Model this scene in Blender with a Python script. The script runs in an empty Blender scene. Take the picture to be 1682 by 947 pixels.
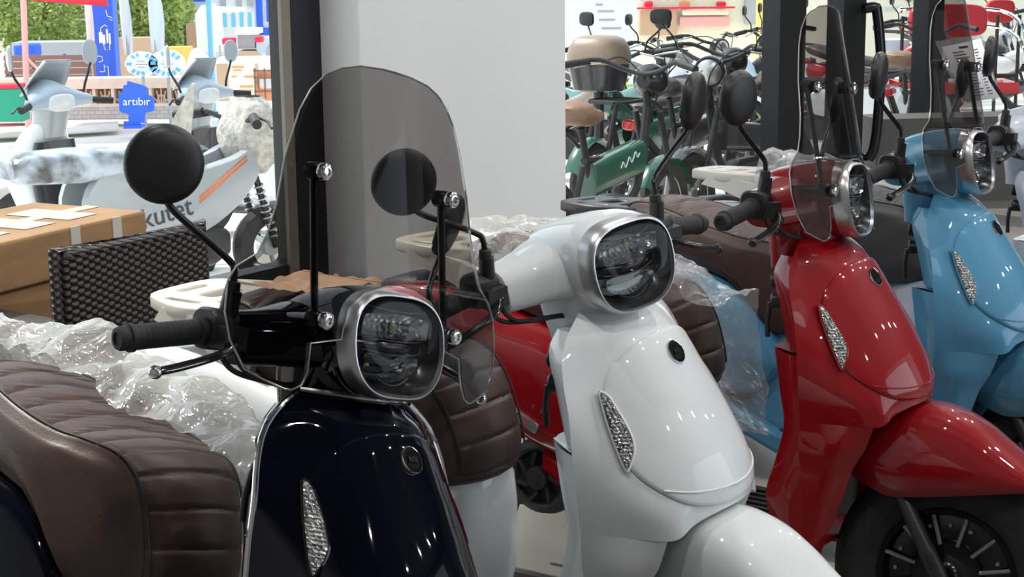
import bpy, bmesh, math, random
import numpy as np
from mathutils import Vector, Matrix, noise
random.seed(7); noise.seed_set(7)
R = math.radians
C = bpy.context.scene.collection
scene = bpy.context.scene

# ------------------------------------------------------------------ camera
CAM_H, F_PX, PITCH, ROLL = 1.4805, 2680.9, R(11.751), R(0.664)
cp, sp = math.cos(PITCH), math.sin(PITCH)
_fwd = Vector((0, cp, -sp)); _dn0 = Vector((0, -sp, -cp)); _r0 = Vector((1, 0, 0))
_right = _r0 * math.cos(ROLL) + _dn0 * math.sin(ROLL)
_down = -_r0 * math.sin(ROLL) + _dn0 * math.cos(ROLL)
cam_d = bpy.data.cameras.new('camera'); cam = bpy.data.objects.new('camera', cam_d); C.objects.link(cam)
cam_d.sensor_width = 36; cam_d.lens = F_PX / 1682 * 36; cam_d.clip_start = 0.05; cam_d.clip_end = 200
m = Matrix.Identity(4)
for i in range(3):
    m[i][0] = _right[i]; m[i][1] = -_down[i]; m[i][2] = -_fwd[i]
m[2][3] = CAM_H
cam.matrix_world = m
scene.camera = cam

def at(u, v, D):
    """world point seen at photo pixel (u, v) at forward distance D (world y)"""
    d = _right * ((u - 841) / F_PX) + _down * ((v - 473.5) / F_PX) + _fwd
    return Vector((0, 0, CAM_H)) + d * (D / d.y)

def at_z(u, v, z):
    d = _right * ((u - 841) / F_PX) + _down * ((v - 473.5) / F_PX) + _fwd
    return Vector((0, 0, CAM_H)) + d * ((z - CAM_H) / d.z)

# ------------------------------------------------------------------ light and exposure
scene.view_settings.view_transform = 'Standard'
scene.view_settings.look = 'None'
scene.view_settings.exposure = 0.0
scene.view_settings.gamma = 1.0
scene.view_settings.use_curve_mapping = False

w = bpy.data.worlds.new('sky'); scene.world = w; w.use_nodes = True
nt = w.node_tree
bg = nt.nodes['Background']; bg.inputs['Color'].default_value = (0.80, 0.90, 1.0, 1); bg.inputs['Strength'].default_value = 1.8

WD = Vector((0.574, 0.819, 0)).normalized()        # along the window wall, left to right
OUT = Vector((-0.819, 0.574, 0)).normalized()      # from the room to the street
P0 = Vector((-0.5, 5.5, 0))
def wl(t, out, z):
    return P0 + WD * t + OUT * out + Vector((0, 0, z))

def sun(name, direction, strength, color, angle):
    d = bpy.data.lights.new(name, 'SUN'); d.energy = strength; d.color = color; d.angle = angle
    o = bpy.data.objects.new(name, d); C.objects.link(o)
    o.rotation_euler = Vector(direction).to_track_quat('-Z', 'Y').to_euler()
sun('sun', (.819 * .645, -.574 * .645, -.764), 5.0, (1.0, 0.93, 0.82), R(1.2))

def area(name, loc, target, size, power, color, size_y=None):
    d = bpy.data.lights.new(name, 'AREA'); d.energy = power; d.color = color; d.size = size
    if size_y: d.shape = 'RECTANGLE'; d.size_y = size_y
    o = bpy.data.objects.new(name, d); C.objects.link(o); o.location = loc
    o.rotation_euler = (Vector(target) - Vector(loc)).to_track_quat('-Z', 'Y').to_euler()
area('shopfront_daylight', wl(3.0, -7.2, 1.7), wl(3.0, 0, 0.9), 7.5, 20, (0.93, 0.97, 1.0), 2.4)
for b_ in (-1.3, -2.7, -4.3, -5.9):
    for a_ in (-2.6, -0.6, 1.4, 3.4, 5.4):
        d = bpy.data.lights.new('ceiling_spot', 'SPOT'); d.energy = 50; d.color = (1, 0.98, 0.95)
        d.spot_size = R(165); d.spot_blend = 0.6; d.shadow_soft_size = 0.025
        o = bpy.data.objects.new('ceiling_spot', d); C.objects.link(o); o.location = wl(a_ + .35 * math.sin(b_ * 3), b_, 3.22)

# ------------------------------------------------------------------ materials
def mat(name, color, rough=0.5, metal=0.0, coat=0.0, spec=0.5, emit=None, sheen=0.0):
    m_ = bpy.data.materials.new(name); m_.use_nodes = True
    b = m_.node_tree.nodes['Principled BSDF']
    b.inputs['Base Color'].default_value = (*color, 1)
    b.inputs['Roughness'].default_value = rough
    b.inputs['Metallic'].default_value = metal
    b.inputs['Coat Weight'].default_value = coat
    b.inputs['Coat Roughness'].default_value = 0.02
    b.inputs['Specular IOR Level'].default_value = spec
    return m_
def nodes(m_): return m_.node_tree.nodes, m_.node_tree.links, m_.node_tree.nodes['Principled BSDF']
def add_noise(m_, c1, c2, scale=8, detail=4, bump=0.0, bscale=None, lo=0.35, hi=0.65, stretch=None):
    n, l, b = nodes(m_)
    tc = n.new('ShaderNodeTexCoord'); tx = n.new('ShaderNodeTexNoise'); tx.inputs['Scale'].default_value = scale; tx.inputs['Detail'].default_value = detail
    src = tc.outputs['Object']
    if stretch:
        mp = n.new('ShaderNodeMapping'); mp.inputs['Scale'].default_value = stretch; l.new(src, mp.inputs[0]); src = mp.outputs[0]
    l.new(src, tx.inputs['Vector'])
    cr = n.new('ShaderNodeValToRGB'); cr.color_ramp.elements[0].position = lo; cr.color_ramp.elements[1].position = hi
    cr.color_ramp.elements[0].color = (*c1, 1); cr.color_ramp.elements[1].color = (*c2, 1)
    l.new(tx.outputs['Fac'], cr.inputs[0]); l.new(cr.outputs[0], b.inputs['Base Color'])
    if bump:
        bp = n.new('ShaderNodeBump'); bp.inputs['Strength'].default_value = bump; bp.inputs['Distance'].default_value = 0.01
        t2 = tx
        if bscale:
            t2 = n.new('ShaderNodeTexNoise'); t2.inputs['Scale'].default_value = bscale; l.new(src, t2.inputs['Vector'])
        l.new(t2.outputs['Fac'], bp.inputs['Height']); l.new(bp.outputs[0], b.inputs['Normal'])
    return m_
def clear(name, tint, gloss=0.06, rough=0.02, white=0.0, bump=0.0, bscale=20, power=0.35, edge=0.5):
    """thin clear sheet: tinted see-through + reflection (+ a little white scatter, + crumple)"""
    m_ = bpy.data.materials.new(name); m_.use_nodes = True
    n, l = m_.node_tree.nodes, m_.node_tree.links
    n.remove(n['Principled BSDF']); out = n['Material Output']
    tr = n.new('ShaderNodeBsdfTransparent'); tr.inputs[0].default_value = (*tint, 1)
    gl = n.new('ShaderNodeBsdfGlossy'); gl.inputs['Roughness'].default_value = rough; gl.inputs[0].default_value = (1, 1, 1, 1)
    lw = n.new('ShaderNodeLayerWeight'); lw.inputs[0].default_value = power
    mp = n.new('ShaderNodeMapRange'); mp.inputs['To Min'].default_value = gloss; mp.inputs['To Max'].default_value = min(1, gloss + edge)
    l.new(lw.outputs['Facing'], mp.inputs['Value'])
    pw = n.new('ShaderNodeMath'); pw.operation = 'POWER'; pw.inputs[1].default_value = 2.5
    l.new(lw.outputs['Facing'], pw.inputs[0]); l.new(pw.outputs[0], mp.inputs['Value'])
    mx = n.new('ShaderNodeMixShader'); l.new(mp.outputs[0], mx.inputs[0]); l.new(tr.outputs[0], mx.inputs[1]); l.new(gl.outputs[0], mx.inputs[2])
    last = mx
    if white:
        df = n.new('ShaderNodeBsdfDiffuse'); df.inputs[0].default_value = (0.85, 0.85, 0.83, 1)
        tl = n.new('ShaderNodeBsdfTranslucent'); tl.inputs[0].default_value = (0.85, 0.85, 0.83, 1)
        ad = n.new('ShaderNodeMixShader'); ad.inputs[0].default_value = 0.4; l.new(df.outputs[0], ad.inputs[1]); l.new(tl.outputs[0], ad.inputs[2])
        m2 = n.new('ShaderNodeMixShader'); l.new(mx.outputs[0], m2.inputs[1]); l.new(ad.outputs[0], m2.inputs[2])
        m2.inputs[0].default_value = white
        last = m2
    if bump:
        tc = n.new('ShaderNodeTexCoord'); tx = n.new('ShaderNodeTexNoise'); tx.inputs['Scale'].default_value = bscale; tx.inputs['Detail'].default_value = 3; tx.inputs['Distortion'].default_value = 1.2
        l.new(tc.outputs['Object'], tx.inputs['Vector'])
        bp = n.new('ShaderNodeBump'); bp.inputs['Strength'].default_value = bump; bp.inputs['Distance'].default_value = 0.02
        l.new(tx.outputs['Fac'], bp.inputs['Height']); l.new(bp.outputs[0], gl.inputs['Normal'])
        if white: l.new(bp.outputs[0], df.inputs['Normal'])
    l.new(last.outputs[0], out.inputs['Surface'])
    return m_

M = {}
M['white_paint'] = mat('white_paint', (0.72, 0.755, 0.765), 0.4, 0, 0.9, spec=0.25)
M['black_paint'] = mat('black_paint', (0.0015, 0.002, 0.006), 0.03, 0, 0.0)
M['red_paint'] = mat('red_paint', (0.26, 0.0015, 0.005), 0.4, 0, 0.9, spec=0.15)
M['blue_paint'] = mat('blue_paint', (0.075, 0.26, 0.42), 0.4, 0, 0.9, spec=0.2)
M['grey_paint'] = mat('grey_paint', (0.45, 0.48, 0.55), 0.4, 0, 0.9, spec=0.2)
M['black_plastic'] = mat('black_plastic', (0.010, 0.010, 0.011), 0.42)
M['black_gloss'] = mat('black_gloss', (0.006, 0.006, 0.007), 0.2)
M['badge_black'] = mat('badge_black', (0.002, 0.002, 0.002), 0.4, spec=0.05)
M['rubber'] = mat('rubber', (0.013, 0.013, 0.014), 0.65)
M['tyre'] = add_noise(mat('tyre', (0.012, 0.012, 0.012), 0.75), (0.009, 0.009, 0.009), (0.02, 0.02, 0.02), 30)
M['chrome'] = mat('chrome', (0.75, 0.75, 0.76), 0.06, 1.0)
M['satin'] = mat('satin_silver', (0.55, 0.55, 0.55), 0.34, 1.0)
M['fork_grey'] = mat('fork_grey', (0.03, 0.03, 0.032), 0.4, 0.3)
M['engine'] = add_noise(mat('engine', (0.02, 0.02, 0.021), 0.55), (0.012, 0.012, 0.013), (0.035, 0.035, 0.036), 15)
M['alloy'] = mat('alloy', (0.35, 0.35, 0.34), 0.4, 0.6)
M['leather_brown'] = add_noise(mat('leather_brown', (0.058, 0.034, 0.028), 0.42, spec=0.32), (0.054, 0.031, 0.026), (0.066, 0.040, 0.034), 12, 4, 0.05, 260)
M['leather_grey'] = add_noise(mat('leather_grey', (0.05, 0.048, 0.045), 0.42), (0.045, 0.043, 0.04), (0.055, 0.052, 0.05), 12, 4, 0.05, 260)
M['seam'] = mat('seam', (0.02, 0.013, 0.012), 0.7)
M['lens'] = clear('lens_clear', (0.86, 0.88, 0.9), 0.015, 0.02, edge=0.3)
M['lamp_dark'] = mat('lamp_dark', (0.012, 0.012, 0.013), 0.25)
M['windshield'] = clear('windshield_smoke', (0.57, 0.555, 0.545), 0.003, 0.02, edge=0.35)
M['shield_edge'] = clear('windshield_edge', (0.55, 0.54, 0.52), 0.25, 0.2, 0.25)
M['wrap'] = clear('plastic_wrap', (0.93, 0.93, 0.92), 0.12, 0.10, 0.30, 0.9, 14)
M['wrap_thin'] = clear('plastic_wrap_thin', (0.95, 0.95, 0.95), 0.10, 0.08, 0.20, 0.9, 18)
M['glass'] = clear('window_glass', (0.97, 0.985, 0.98), 0.015, 0.0, power=0.2)
M['cream_plastic'] = mat('cream_plastic', (0.60, 0.57, 0.50), 0.35)
M['lamp_yellow'] = mat('lamp_yellow', (.30, .28, .12), .2)
M['paper'] = mat('paper', (0.75, 0.76, 0.78), 0.8)
M['ink'] = mat('ink', (0.05, 0.05, 0.06), 0.8)
M['plate_grey'] = mat('plate_grey', (.25, .25, .24), .35, .5)
M['pad_red2'] = mat('letter_red', (.5, .02, .02), .5)
M['red_lens'] = mat('red_lens', (0.45, 0.01, 0.01), 0.15, 0, 0.5)

def crystal(name):
    m_ = mat(name, (0.5, 0.5, 0.5), 0.18, 0.75)
    n, l, b = nodes(m_)
    tc = n.new('ShaderNodeTexCoord'); vo = n.new('ShaderNodeTexVoronoi'); vo.inputs['Scale'].default_value = 190; vo.inputs['Randomness'].default_value = 0.35
    l.new(tc.outputs['Object'], vo.inputs['Vector'])
    cr = n.new('ShaderNodeValToRGB'); cr.color_ramp.elements[0].color = (0.06, 0.06, 0.06, 1); cr.color_ramp.elements[1].color = (0.42, 0.42, 0.41, 1)
    l.new(vo.outputs['Color'], cr.inputs[0]); l.new(cr.outputs[0], b.inputs['Base Color'])
    bp = n.new('ShaderNodeBump'); bp.inputs['Strength'].default_value = 1; bp.inputs['Distance'].default_value = 0.003
    l.new(vo.outputs['Distance'], bp.inputs['Height']); l.new(bp.outputs[0], b.inputs['Normal'])
    return m_
M['crystal'] = crystal('signal_crystal')
def reflector(name):
    m_ = mat(name, (0.5, 0.5, 0.5), 0.15, 1.0)
    n, l, b = nodes(m_)
    tc = n.new('ShaderNodeTexCoord'); vo = n.new('ShaderNodeTexVoronoi'); vo.inputs['Scale'].default_value = 60
    l.new(tc.outputs['Object'], vo.inputs['Vector'])
    bp = n.new('ShaderNodeBump'); bp.inputs['Strength'].default_value = 1; bp.inputs['Distance'].default_value = 0.01
    l.new(vo.outputs['Color'], bp.inputs['Height']); l.new(bp.outputs[0], b.inputs['Normal'])
    return m_
M['reflector'] = reflector('faceted_reflector')

# ------------------------------------------------------------------ mesh helpers
class MB:
    def __init__(s): s.v = []; s.f = []
    def add(s, vs, fs):
        o = len(s.v); s.v += [tuple(x) for x in vs]; s.f += [tuple(i + o for i in f) for f in fs]; return s
    def loft(s, rings, close=True, cap0=True, cap1=True):
        n = len(rings[0]); vs = [p for r in rings for p in r]; fs = []
        for i in range(len(rings) - 1):
            for j in range(n if close else n - 1):
                k = (j + 1) % n
                fs.append((i * n + j, i * n + k, (i + 1) * n + k, (i + 1) * n + j))
        if close and cap0: fs.append(tuple(range(n))[::-1])
        if close and cap1: fs.append(tuple((len(rings) - 1) * n + j for j in range(n)))
        return s.add(vs, fs)
    def tube(s, pts, r, seg=10, cap=True, squash=1.0):
        pts = [Vector(p) for p in pts]; rings = []
        rr = r if isinstance(r, (list, tuple)) else [r] * len(pts)
        up = None
        for i, p in enumerate(pts):
            d = (pts[min(i + 1, len(pts) - 1)] - pts[max(i - 1, 0)]).normalized()
            if up is None:
                up = Vector((0, 0, 1)) if abs(d.z) < 0.9 else Vector((1, 0, 0))
            up = (up - d * up.dot(d)).normalized(); sd = d.cross(up)
            rings.append([p + up * (math.cos(a) * rr[i] * squash) + sd * (math.sin(a) * rr[i]) for a in [2 * math.pi * k / seg for k in range(seg)]])
        return s.loft(rings, True, cap, cap)
    def box(s, c, h, rot=None):
        vs = [Vector((x * h[0], y * h[1], z * h[2])) for x in (-1, 1) for y in (-1, 1) for z in (-1, 1)]
        if rot is not None: vs = [rot @ v for v in vs]
        vs = [v + Vector(c) for v in vs]
        return s.add(vs, [(0, 1, 3, 2), (4, 6, 7, 5), (0, 4, 5, 1), (2, 3, 7, 6), (0, 2, 6, 4), (1, 5, 7, 3)])
    def disc_lathe(s, c, axis, prof, seg=32, cap0=True, cap1=True):
        """prof: (distance along axis, radius)"""
        a = Vector(axis).normalized(); u = a.orthogonal().normalized(); v = a.cross(u)
        rings = [[Vector(c) + a * h + (u * math.cos(t) + v * math.sin(t)) * r for t in [2 * math.pi * k / seg for k in range(seg)]] for h, r in prof]
        return s.loft(rings, True, cap0, cap1)
    def ball(s, c, r, seg=16, sc=(1, 1, 1)):
        rings = []
        for i in range(1, seg // 2):
            th = math.pi * i / (seg // 2)
            rings.append([(c[0] + sc[0] * r * math.sin(th) * math.cos(2 * math.pi * k / seg), c[1] + sc[1] * r * math.sin(th) * math.sin(2 * math.pi * k / seg), c[2] + sc[2] * r * math.cos(th)) for k in range(seg)])
        return s.loft(rings)
    def pillow(s, outline, axis, levels, cap=True, center=None):
        """outline: 2-D points; axis: 'x','y','z' the off-plane axis; levels: (scale, off-plane position)"""
        cx = sum(p[0] for p in outline) / len(outline); cy = sum(p[1] for p in outline) / len(outline)
        if center: cx, cy = center
        rings = []
        for sc, h in levels:
            r = []
            for a, b in outline:
                a2, b2 = cx + (a - cx) * sc, cy + (b - cy) * sc
                r.append({'x': (h, a2, b2), 'y': (a2, h, b2), 'z': (a2, b2, h)}[axis])
            rings.append(r)
        return s.loft(rings, True, cap, cap)
    def grid(s, fn, nu, nv):
        vs = [fn(i / (nu - 1), j / (nv - 1)) for i in range(nu) for j in range(nv)]
        return s.add(vs, [(i * nv + j, (i + 1) * nv + j, (i + 1) * nv + j + 1, i * nv + j + 1) for i in range(nu - 1) for j in range(nv - 1)])
    def mirror_y(s):
        n = len(s.v); s.v += [(x, -y, z) for x, y, z in s.v]; s.f += [tuple(i + n for i in f[::-1]) for f in list(s.f)]; return s
    def mesh(s, name, angle=38):
        me = bpy.data.meshes.new(name); me.from_pydata(s.v, [], s.f)
        bm = bmesh.new(); bm.from_mesh(me)
        bmesh.ops.remove_doubles(bm, verts=bm.verts, dist=1e-5)
        bmesh.ops.recalc_face_normals(bm, faces=bm.faces)
        for f in bm.faces: f.smooth = True
        for e in bm.edges:
            if len(e.link_faces) == 2 and e.calc_face_angle(0) > R(angle): e.smooth = False
        bm.to_mesh(me); bm.free()
        return me

def link(name, me, material, parent=None, mw=None, mods=()):
    o = bpy.data.objects.new(name, me); C.objects.link(o)
    if material:
        me.materials.clear(); me.materials.append(M[material] if isinstance(material, str) else material)
    if parent: o.parent = parent
    if mw is not None: o.matrix_local = mw
    for md in mods:
        if md[0] == 'subsurf': k = o.modifiers.new('subdivision', 'SUBSURF'); k.levels = k.render_levels = md[1]
        if md[0] == 'solid': k = o.modifiers.new('thickness', 'SOLIDIFY'); k.thickness = md[1]; k.offset = md[2] if len(md) > 2 else -1
        if md[0] == 'bevel': k = o.modifiers.new('bevel', 'BEVEL'); k.width = md[1]; k.segments = 2; k.limit_method = 'ANGLE'
    return o
def obj(name, mb, material, parent=None, mw=None, mods=(), angle=38):
    return link(name, mb.mesh(name, angle), material, parent, mw, mods)
def thing(name, label, cat, loc=(0, 0, 0), rz=0, group=None, mw=None):
    o = bpy.data.objects.new(name, None); C.objects.link(o)
    if mw is not None: o.matrix_world = mw
    else: o.location = loc; o.rotation_euler = (0, 0, rz)
    o.empty_display_size = 0.1
    return tag(o, label, cat, group)
def tag(o, label, cat, group=None, kind=None):
    o['label'] = label; o['category'] = cat
    if group: o['group'] = group
    if kind: o['kind'] = kind
    return o
def struct(name, mb, material, mods=()):
    o = obj(name, mb, material, mods=mods); o['kind'] = 'structure'; return o

def hermite(xs, ys, x):
    """smooth curve through points, xs rising"""
    xs = np.asarray(xs, float); ys = np.asarray(ys, float)
    x = min(max(x, xs[0]), xs[-1])
    i = int(min(max(np.searchsorted(xs, x) - 1, 0), len(xs) - 2))
    h = xs[i + 1] - xs[i]; t = (x - xs[i]) / h
    def slope(k):
        if k == 0: return (ys[1] - ys[0]) / (xs[1] - xs[0])
        if k == len(xs) - 1: return (ys[-1] - ys[-2]) / (xs[-1] - xs[-2])
        return (ys[k + 1] - ys[k - 1]) / (xs[k + 1] - xs[k - 1])
    a, b = slope(i) * h, slope(i + 1) * h
    return (2*t**3 - 3*t*t + 1) * ys[i] + (t**3 - 2*t*t + t) * a + (-2*t**3 + 3*t*t) * ys[i+1] + (t**3 - t*t) * b
def smooth_path(pts, n=8, closed=False):
    P = [Vector(p) if len(p) == 3 else Vector((p[0], p[1], 0)) for p in pts]; out = []
    k = len(P); rng = range(k if closed else k - 1)
    for i in rng:
        p0 = P[(i - 1) % k] if closed or i else P[0]; p1 = P[i]; p2 = P[(i + 1) % k]; p3 = P[(i + 2) % k] if closed or i + 2 < k else P[-1]
        for j in range(n):
            t = j / n
            out.append(0.5 * ((2 * p1) + (p2 - p0) * t + (2*p0 - 5*p1 + 4*p2 - p3) * t*t + (3*p1 - p0 - 3*p2 + p3) * t**3))
    if not closed: out.append(P[-1])
    return [tuple(p) for p in out] if len(pts[0]) == 3 else [(p.x, p.y) for p in out]
def squircle(a, b, n=32, e=3.0, fn=None):
    out = []
    for k in range(n):
        t = 2 * math.pi * k / n; c, s_ = math.cos(t), math.sin(t)
        x = a * math.copysign(abs(c) ** (2 / e), c); y = b * math.copysign(abs(s_) ** (2 / e), s_)
        out.append(fn(x, y) if fn else (x, y))
    return out
def text_mesh(s, size, depth, name):
    cu = bpy.data.curves.new(name, 'FONT'); cu.body = s; cu.size = size; cu.extrude = depth; cu.align_x = 'CENTER'; cu.align_y = 'CENTER'
    o = bpy.data.objects.new(name, cu); C.objects.link(o)
    dg = bpy.context.evaluated_depsgraph_get(); me = bpy.data.meshes.new_from_object(o.evaluated_get(dg))
    bpy.data.objects.remove(o); bpy.data.curves.remove(cu); me.name = name
    return me
def plate_mesh(outer, holes, depth, bevel, name):
    cu = bpy.data.curves.new(name, 'CURVE'); cu.dimensions = '2D'; cu.fill_mode = 'BOTH'; cu.extrude = depth; cu.bevel_depth = bevel; cu.bevel_resolution = 1
    for loop in [outer] + list(holes):
        sp_ = cu.splines.new('POLY'); sp_.points.add(len(loop) - 1)
        for p, q in zip(sp_.points, loop): p.co = (q[0], q[1], 0, 1)
        sp_.use_cyclic_u = True
    o = bpy.data.objects.new(name, cu); C.objects.link(o)
    dg = bpy.context.evaluated_depsgraph_get(); me = bpy.data.meshes.new_from_object(o.evaluated_get(dg))
    bpy.data.objects.remove(o); bpy.data.curves.remove(cu); me.name = name
    return me
def frame(ex, ey, loc):
    ex = Vector(ex).normalized(); ey = Vector(ey); ey = (ey - ex * ey.dot(ex)).normalized(); ez = ex.cross(ey)
    m_ = Matrix.Identity(4)
    for i in range(3): m_[i][0] = ex[i]; m_[i][1] = ey[i]; m_[i][2] = ez[i]; m_[i][3] = loc[i]
    return m_
# ------------------------------------------------------------------ the scooter
AX0 = Vector((-.06, 0, .24)); RAKE = R(26); STEER_AXIS = Vector((-math.sin(RAKE), 0, math.cos(RAKE)))

# front shield: height -> points (x, y) centre, mid, side, outer ridge
SEC = {.895: ((-.262, 0), (-.268, .045), (-.285, .085), (-.305, .115)),
       .870: ((-.228, 0), (-.238, .060), (-.268, .115), (-.298, .155)),
       .840: ((-.204, 0), (-.216, .070), (-.262, .132), (-.292, .180)),
       .800: ((-.178, 0), (-.193, .080), (-.250, .144), (-.280, .195)),
       .750: ((-.143, 0), (-.160, .088), (-.230, .153), (-.265, .203)),
       .700: ((-.110, 0), (-.130, .092), (-.203, .160), (-.258, .207)),
       .650: ((-.083, 0), (-.105, .095), (-.172, .163), (-.254, .205)),
       .600: ((-.066, 0), (-.090, .095), (-.132, .156), (-.252, .200)),
       .555: ((-.070, 0), (-.090, .095), (-.116, .146), (-.250, .193))}
SZ = sorted(SEC); TS = [0, .35, .7, 1]
LOW = {.265: ((-.228, .118), (-.240, .142), (-.247, .148)), .33: ((-.205, .124), (-.225, .150), (-.249, .155)),
       .40: ((-.180, .129), (-.210, .160), (-.252, .166)), .468: ((-.157, .135), (-.195, .168), (-.255, .176)),
       .50: ((-.137, .139), (-.180, .172), (-.256, .182)), .556: ((-.116, .146), (-.165, .178), (-.250, .193))}
LZ = sorted(LOW)
EDGE = {.265: (-.275, .128), .30: (-.315, .130), .372: (-.345, .135), .45: (-.325, .140), .533: (-.306, .146), .60: (-.315, .150), .69: (-.330, .150)}
EDGU = {.70: (-.293, .170), .78: (-.318, .160), .84: (-.338, .150), .875: (-.330, .135)}
def _col(k, c):
    return [SEC[z][k][c] for z in SZ]
def shield(z, t, off=0.0):
    """point of the front shield at height z, t from -1 (right edge) to 1 (left edge)"""
    s = 1 if t >= 0 else -1; a = abs(t)
    xs = [hermite(SZ, _col(k, 0), z) for k in range(4)]; ys = [hermite(SZ, _col(k, 1), z) for k in range(4)]
    X = hermite([-.35] + TS, [xs[1]] + xs, a); Y = hermite([-.35] + TS, [-ys[1]] + ys, a)
    return Vector((X, s * Y, z))
def shield_n(z, t):
    e = .006
    a = shield(min(z + e, .895), t) - shield(max(z - e, .555), t); b = shield(z, min(t + .02, 1)) - shield(z, max(t - .02, -1))
    n = b.cross(a); n.normalize()
    return n if n.x > 0 else -n
def shield_off(z, t, h): return shield(z, t) + shield_n(z, t) * h
_q = shield(.556, .85); LOW[.556] = ((-.116, .146), (_q.x, _q.y), (-.250, .193)); LOW[.50] = (LOW[.50][0], (-.185, .176), LOW[.50][2])
def zbot(t): return .555 + .034 * max(0, 1 - (t / .7) ** 2) ** 1.6
def low(z, u):
    X = [hermite(LZ, [LOW[q][k][0] for q in LZ], z) for k in range(3)]; Y = [hermite(LZ, [LOW[q][k][1] for q in LZ], z) for k in range(3)]
    return Vector((hermite([0, .5, 1], X, u), hermite([0, .5, 1], Y, u), z))

MESHES = {}
def cached(key, fn, angle=38):
    if key not in MESHES: MESHES[key] = fn().mesh(key, angle)
    return MESHES[key].copy()
def part(name, key, fn, material, parent, mw=None, mods=(), angle=38):
    me = cached(key, fn, angle); me.name = name
    return link(name, me, material, parent, mw, mods)

def b_shield():
    b = MB(); zs = [.555 + (.895 - .555) * (1 - (1 - i / 30) ** 1.3) for i in range(31)]
    ts = [-1 + 2 * j / 60 for j in range(61)]
    vs = [shield(z + (zbot(t) - .555) * (.895 - z) / .34, t) for z in zs for t in ts]; n = len(ts)
    b.add(vs, [(i*n + j, i*n + j + 1, (i+1)*n + j + 1, (i+1)*n + j) for i in range(30) for j in range(n - 1)])
    # crown closing the top, folding back to the steering column
    top = [shield(.895, t) for t in ts]
    mid = [Vector((p.x * .75 - .33 * .25, p.y * .75, .903)) for p in top]
    back = [Vector((-.335, p.y * .6, .900)) for p in top]
    b.loft([top, mid, back], close=False)
    # underside lip under the apron, turned into the wheel opening
    lip0 = [shield(zbot(-.7 + j / 30), -.7 + j / 30) for j in range(43)]
    lip1 = [Vector((p.x - .02, p.y * .96, p.z - .004)) for p in lip0]; lip2 = [Vector((p.x - .09, p.y * .9, p.z + .02)) for p in lip0]
    b.loft([lip0, lip1, lip2], close=False)
    # leg shields running down to the floor on each side
    c = MB(); zl = [.265 + (.556 - .265) * i / 16 for i in range(17)]
    c.grid(lambda a, q: low(.265 + (.556 - .265) * a, q), 17, 9)
    # front edge returns into the wheel opening
    c.grid(lambda a, q: low(.265 + .291 * a, 0) + Vector((-.05 * q, -.018 * min(1, q * 2), 0)), 17, 4)
    # rear flange from ridge to rear edge
    ez = sorted(EDGE)
    def fl(a, q):
        z = .265 + (.69 - .265) * a
        g = low(z, 1) if z < .556 else shield(z, 1)
        e = Vector((hermite(ez, [EDGE[k][0] for k in ez], z), hermite(ez, [EDGE[k][1] for k in ez], z), z))
        p = g.lerp(e, q); p.y += .006 * math.sin(math.pi * q); return p
    c.grid(fl, 30, 5)
    uz = sorted(EDGU)
    def fu(a, q):
        z = .70 + (.875 - .70) * a; g = shield(z, 1)
        e = Vector((hermite(uz, [EDGU[k][0] for k in uz], z), hermite(uz, [EDGU[k][1] for k in uz], z), z))
        p = g.lerp(e, q); p.y += .004 * math.sin(math.pi * q); return p
    c.grid(fu, 16, 5)
    c.grid(lambda a, q: Vector((-.26, .207, .695)).lerp(Vector((-.331, .15, .692)), a) + Vector((0, -.05 * q, 0)), 4, 3)
    c.mirror_y(); b.add(c.v, c.f)
    return b
def b_inner():
    """inner panel behind the shield: glove box above, knee panel below"""
    b = MB()
    for z0, z1, E in ((.70, .868, EDGU), (.275, .688, EDGE)):
        ez = sorted(E); rings = []
        for i in range(13):
            z = z0 + (z1 - z0) * i / 12
            x, y = hermite(ez, [E[k][0] for k in ez], z) - .001, hermite(ez, [E[k][1] for k in ez], z) - .004
            rings.append([(x + .05, y, z), (x, y, z), (x - .012, y * .8, z), (x - .016, 0, z), (x - .012, -y * .8, z), (x, -y, z), (x + .05, -y, z), (x + .06, 0, z)])
        b.loft(rings)
    return b
def b_well():
    b = MB(); b.grid(lambda a, q: Vector((-.215 - .03 * a - .02 * math.sin(math.pi * q), (-.125 + .25 * q), .575 - .30 * a)), 8, 9); return b
# apron: rounded panel lying 4 mm proud of the shield, signals in its side edges
def apron_region(r, th):
    c, s_ = math.cos(th), math.sin(th); e = 2 / 2.9
    x = math.copysign(abs(c) ** e, c); y = math.copysign(abs(s_) ** e, s_)
    z = .728 + .130 * y * r; tmax = .70 if y < .2 else .70 - .06 * (y - .2)
    return z, x * r * tmax
def b_apron():
    b = MB(); N = 72; rings = []
    for r, h in ((1.0, -.001), (1.0, .0025), (.985, .0050), (.95, .0062), (.8, .0065), (.6, .0065), (.4, .0065), (.2, .0065), (.05, .0065)):
        rings.append([shield_off(*apron_region(r, 2 * math.pi * k / N), h) for k in range(N)])
    return b.loft(rings, True, False, True)
def b_groove():
    b = MB(); pts = [shield_off(.622 + .012 * abs(a) ** 2, a * .56, .0066) for a in [-1 + 2 * i / 24 for i in range(25)]]
    return b.tube(pts, .0022, 8, squash=.6)
SIG = [(.782, .705), (.776, .655), (.762, .628), (.738, .602), (.712, .594), (.692, .615), (.668, .685), (.668, .705), (.70, .707), (.74, .707), (.77, .707)]
def b_signal(s):
    b = MB(); o = smooth_path([(a, c) for a, c in SIG], 3, True); cz = sum(p[0] for p in o) / len(o); ct = sum(p[1] for p in o) / len(o)
    rings = []
    for sc, h in ((1.0, .003), (1.0, .009), (.93, .0115), (.6, .0125), (.2, .0125)):
        rings.append([shield_off(cz + (z - cz) * sc, s * (ct + (t - ct) * sc), h) for z, t in o])
    return b.loft(rings)
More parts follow.
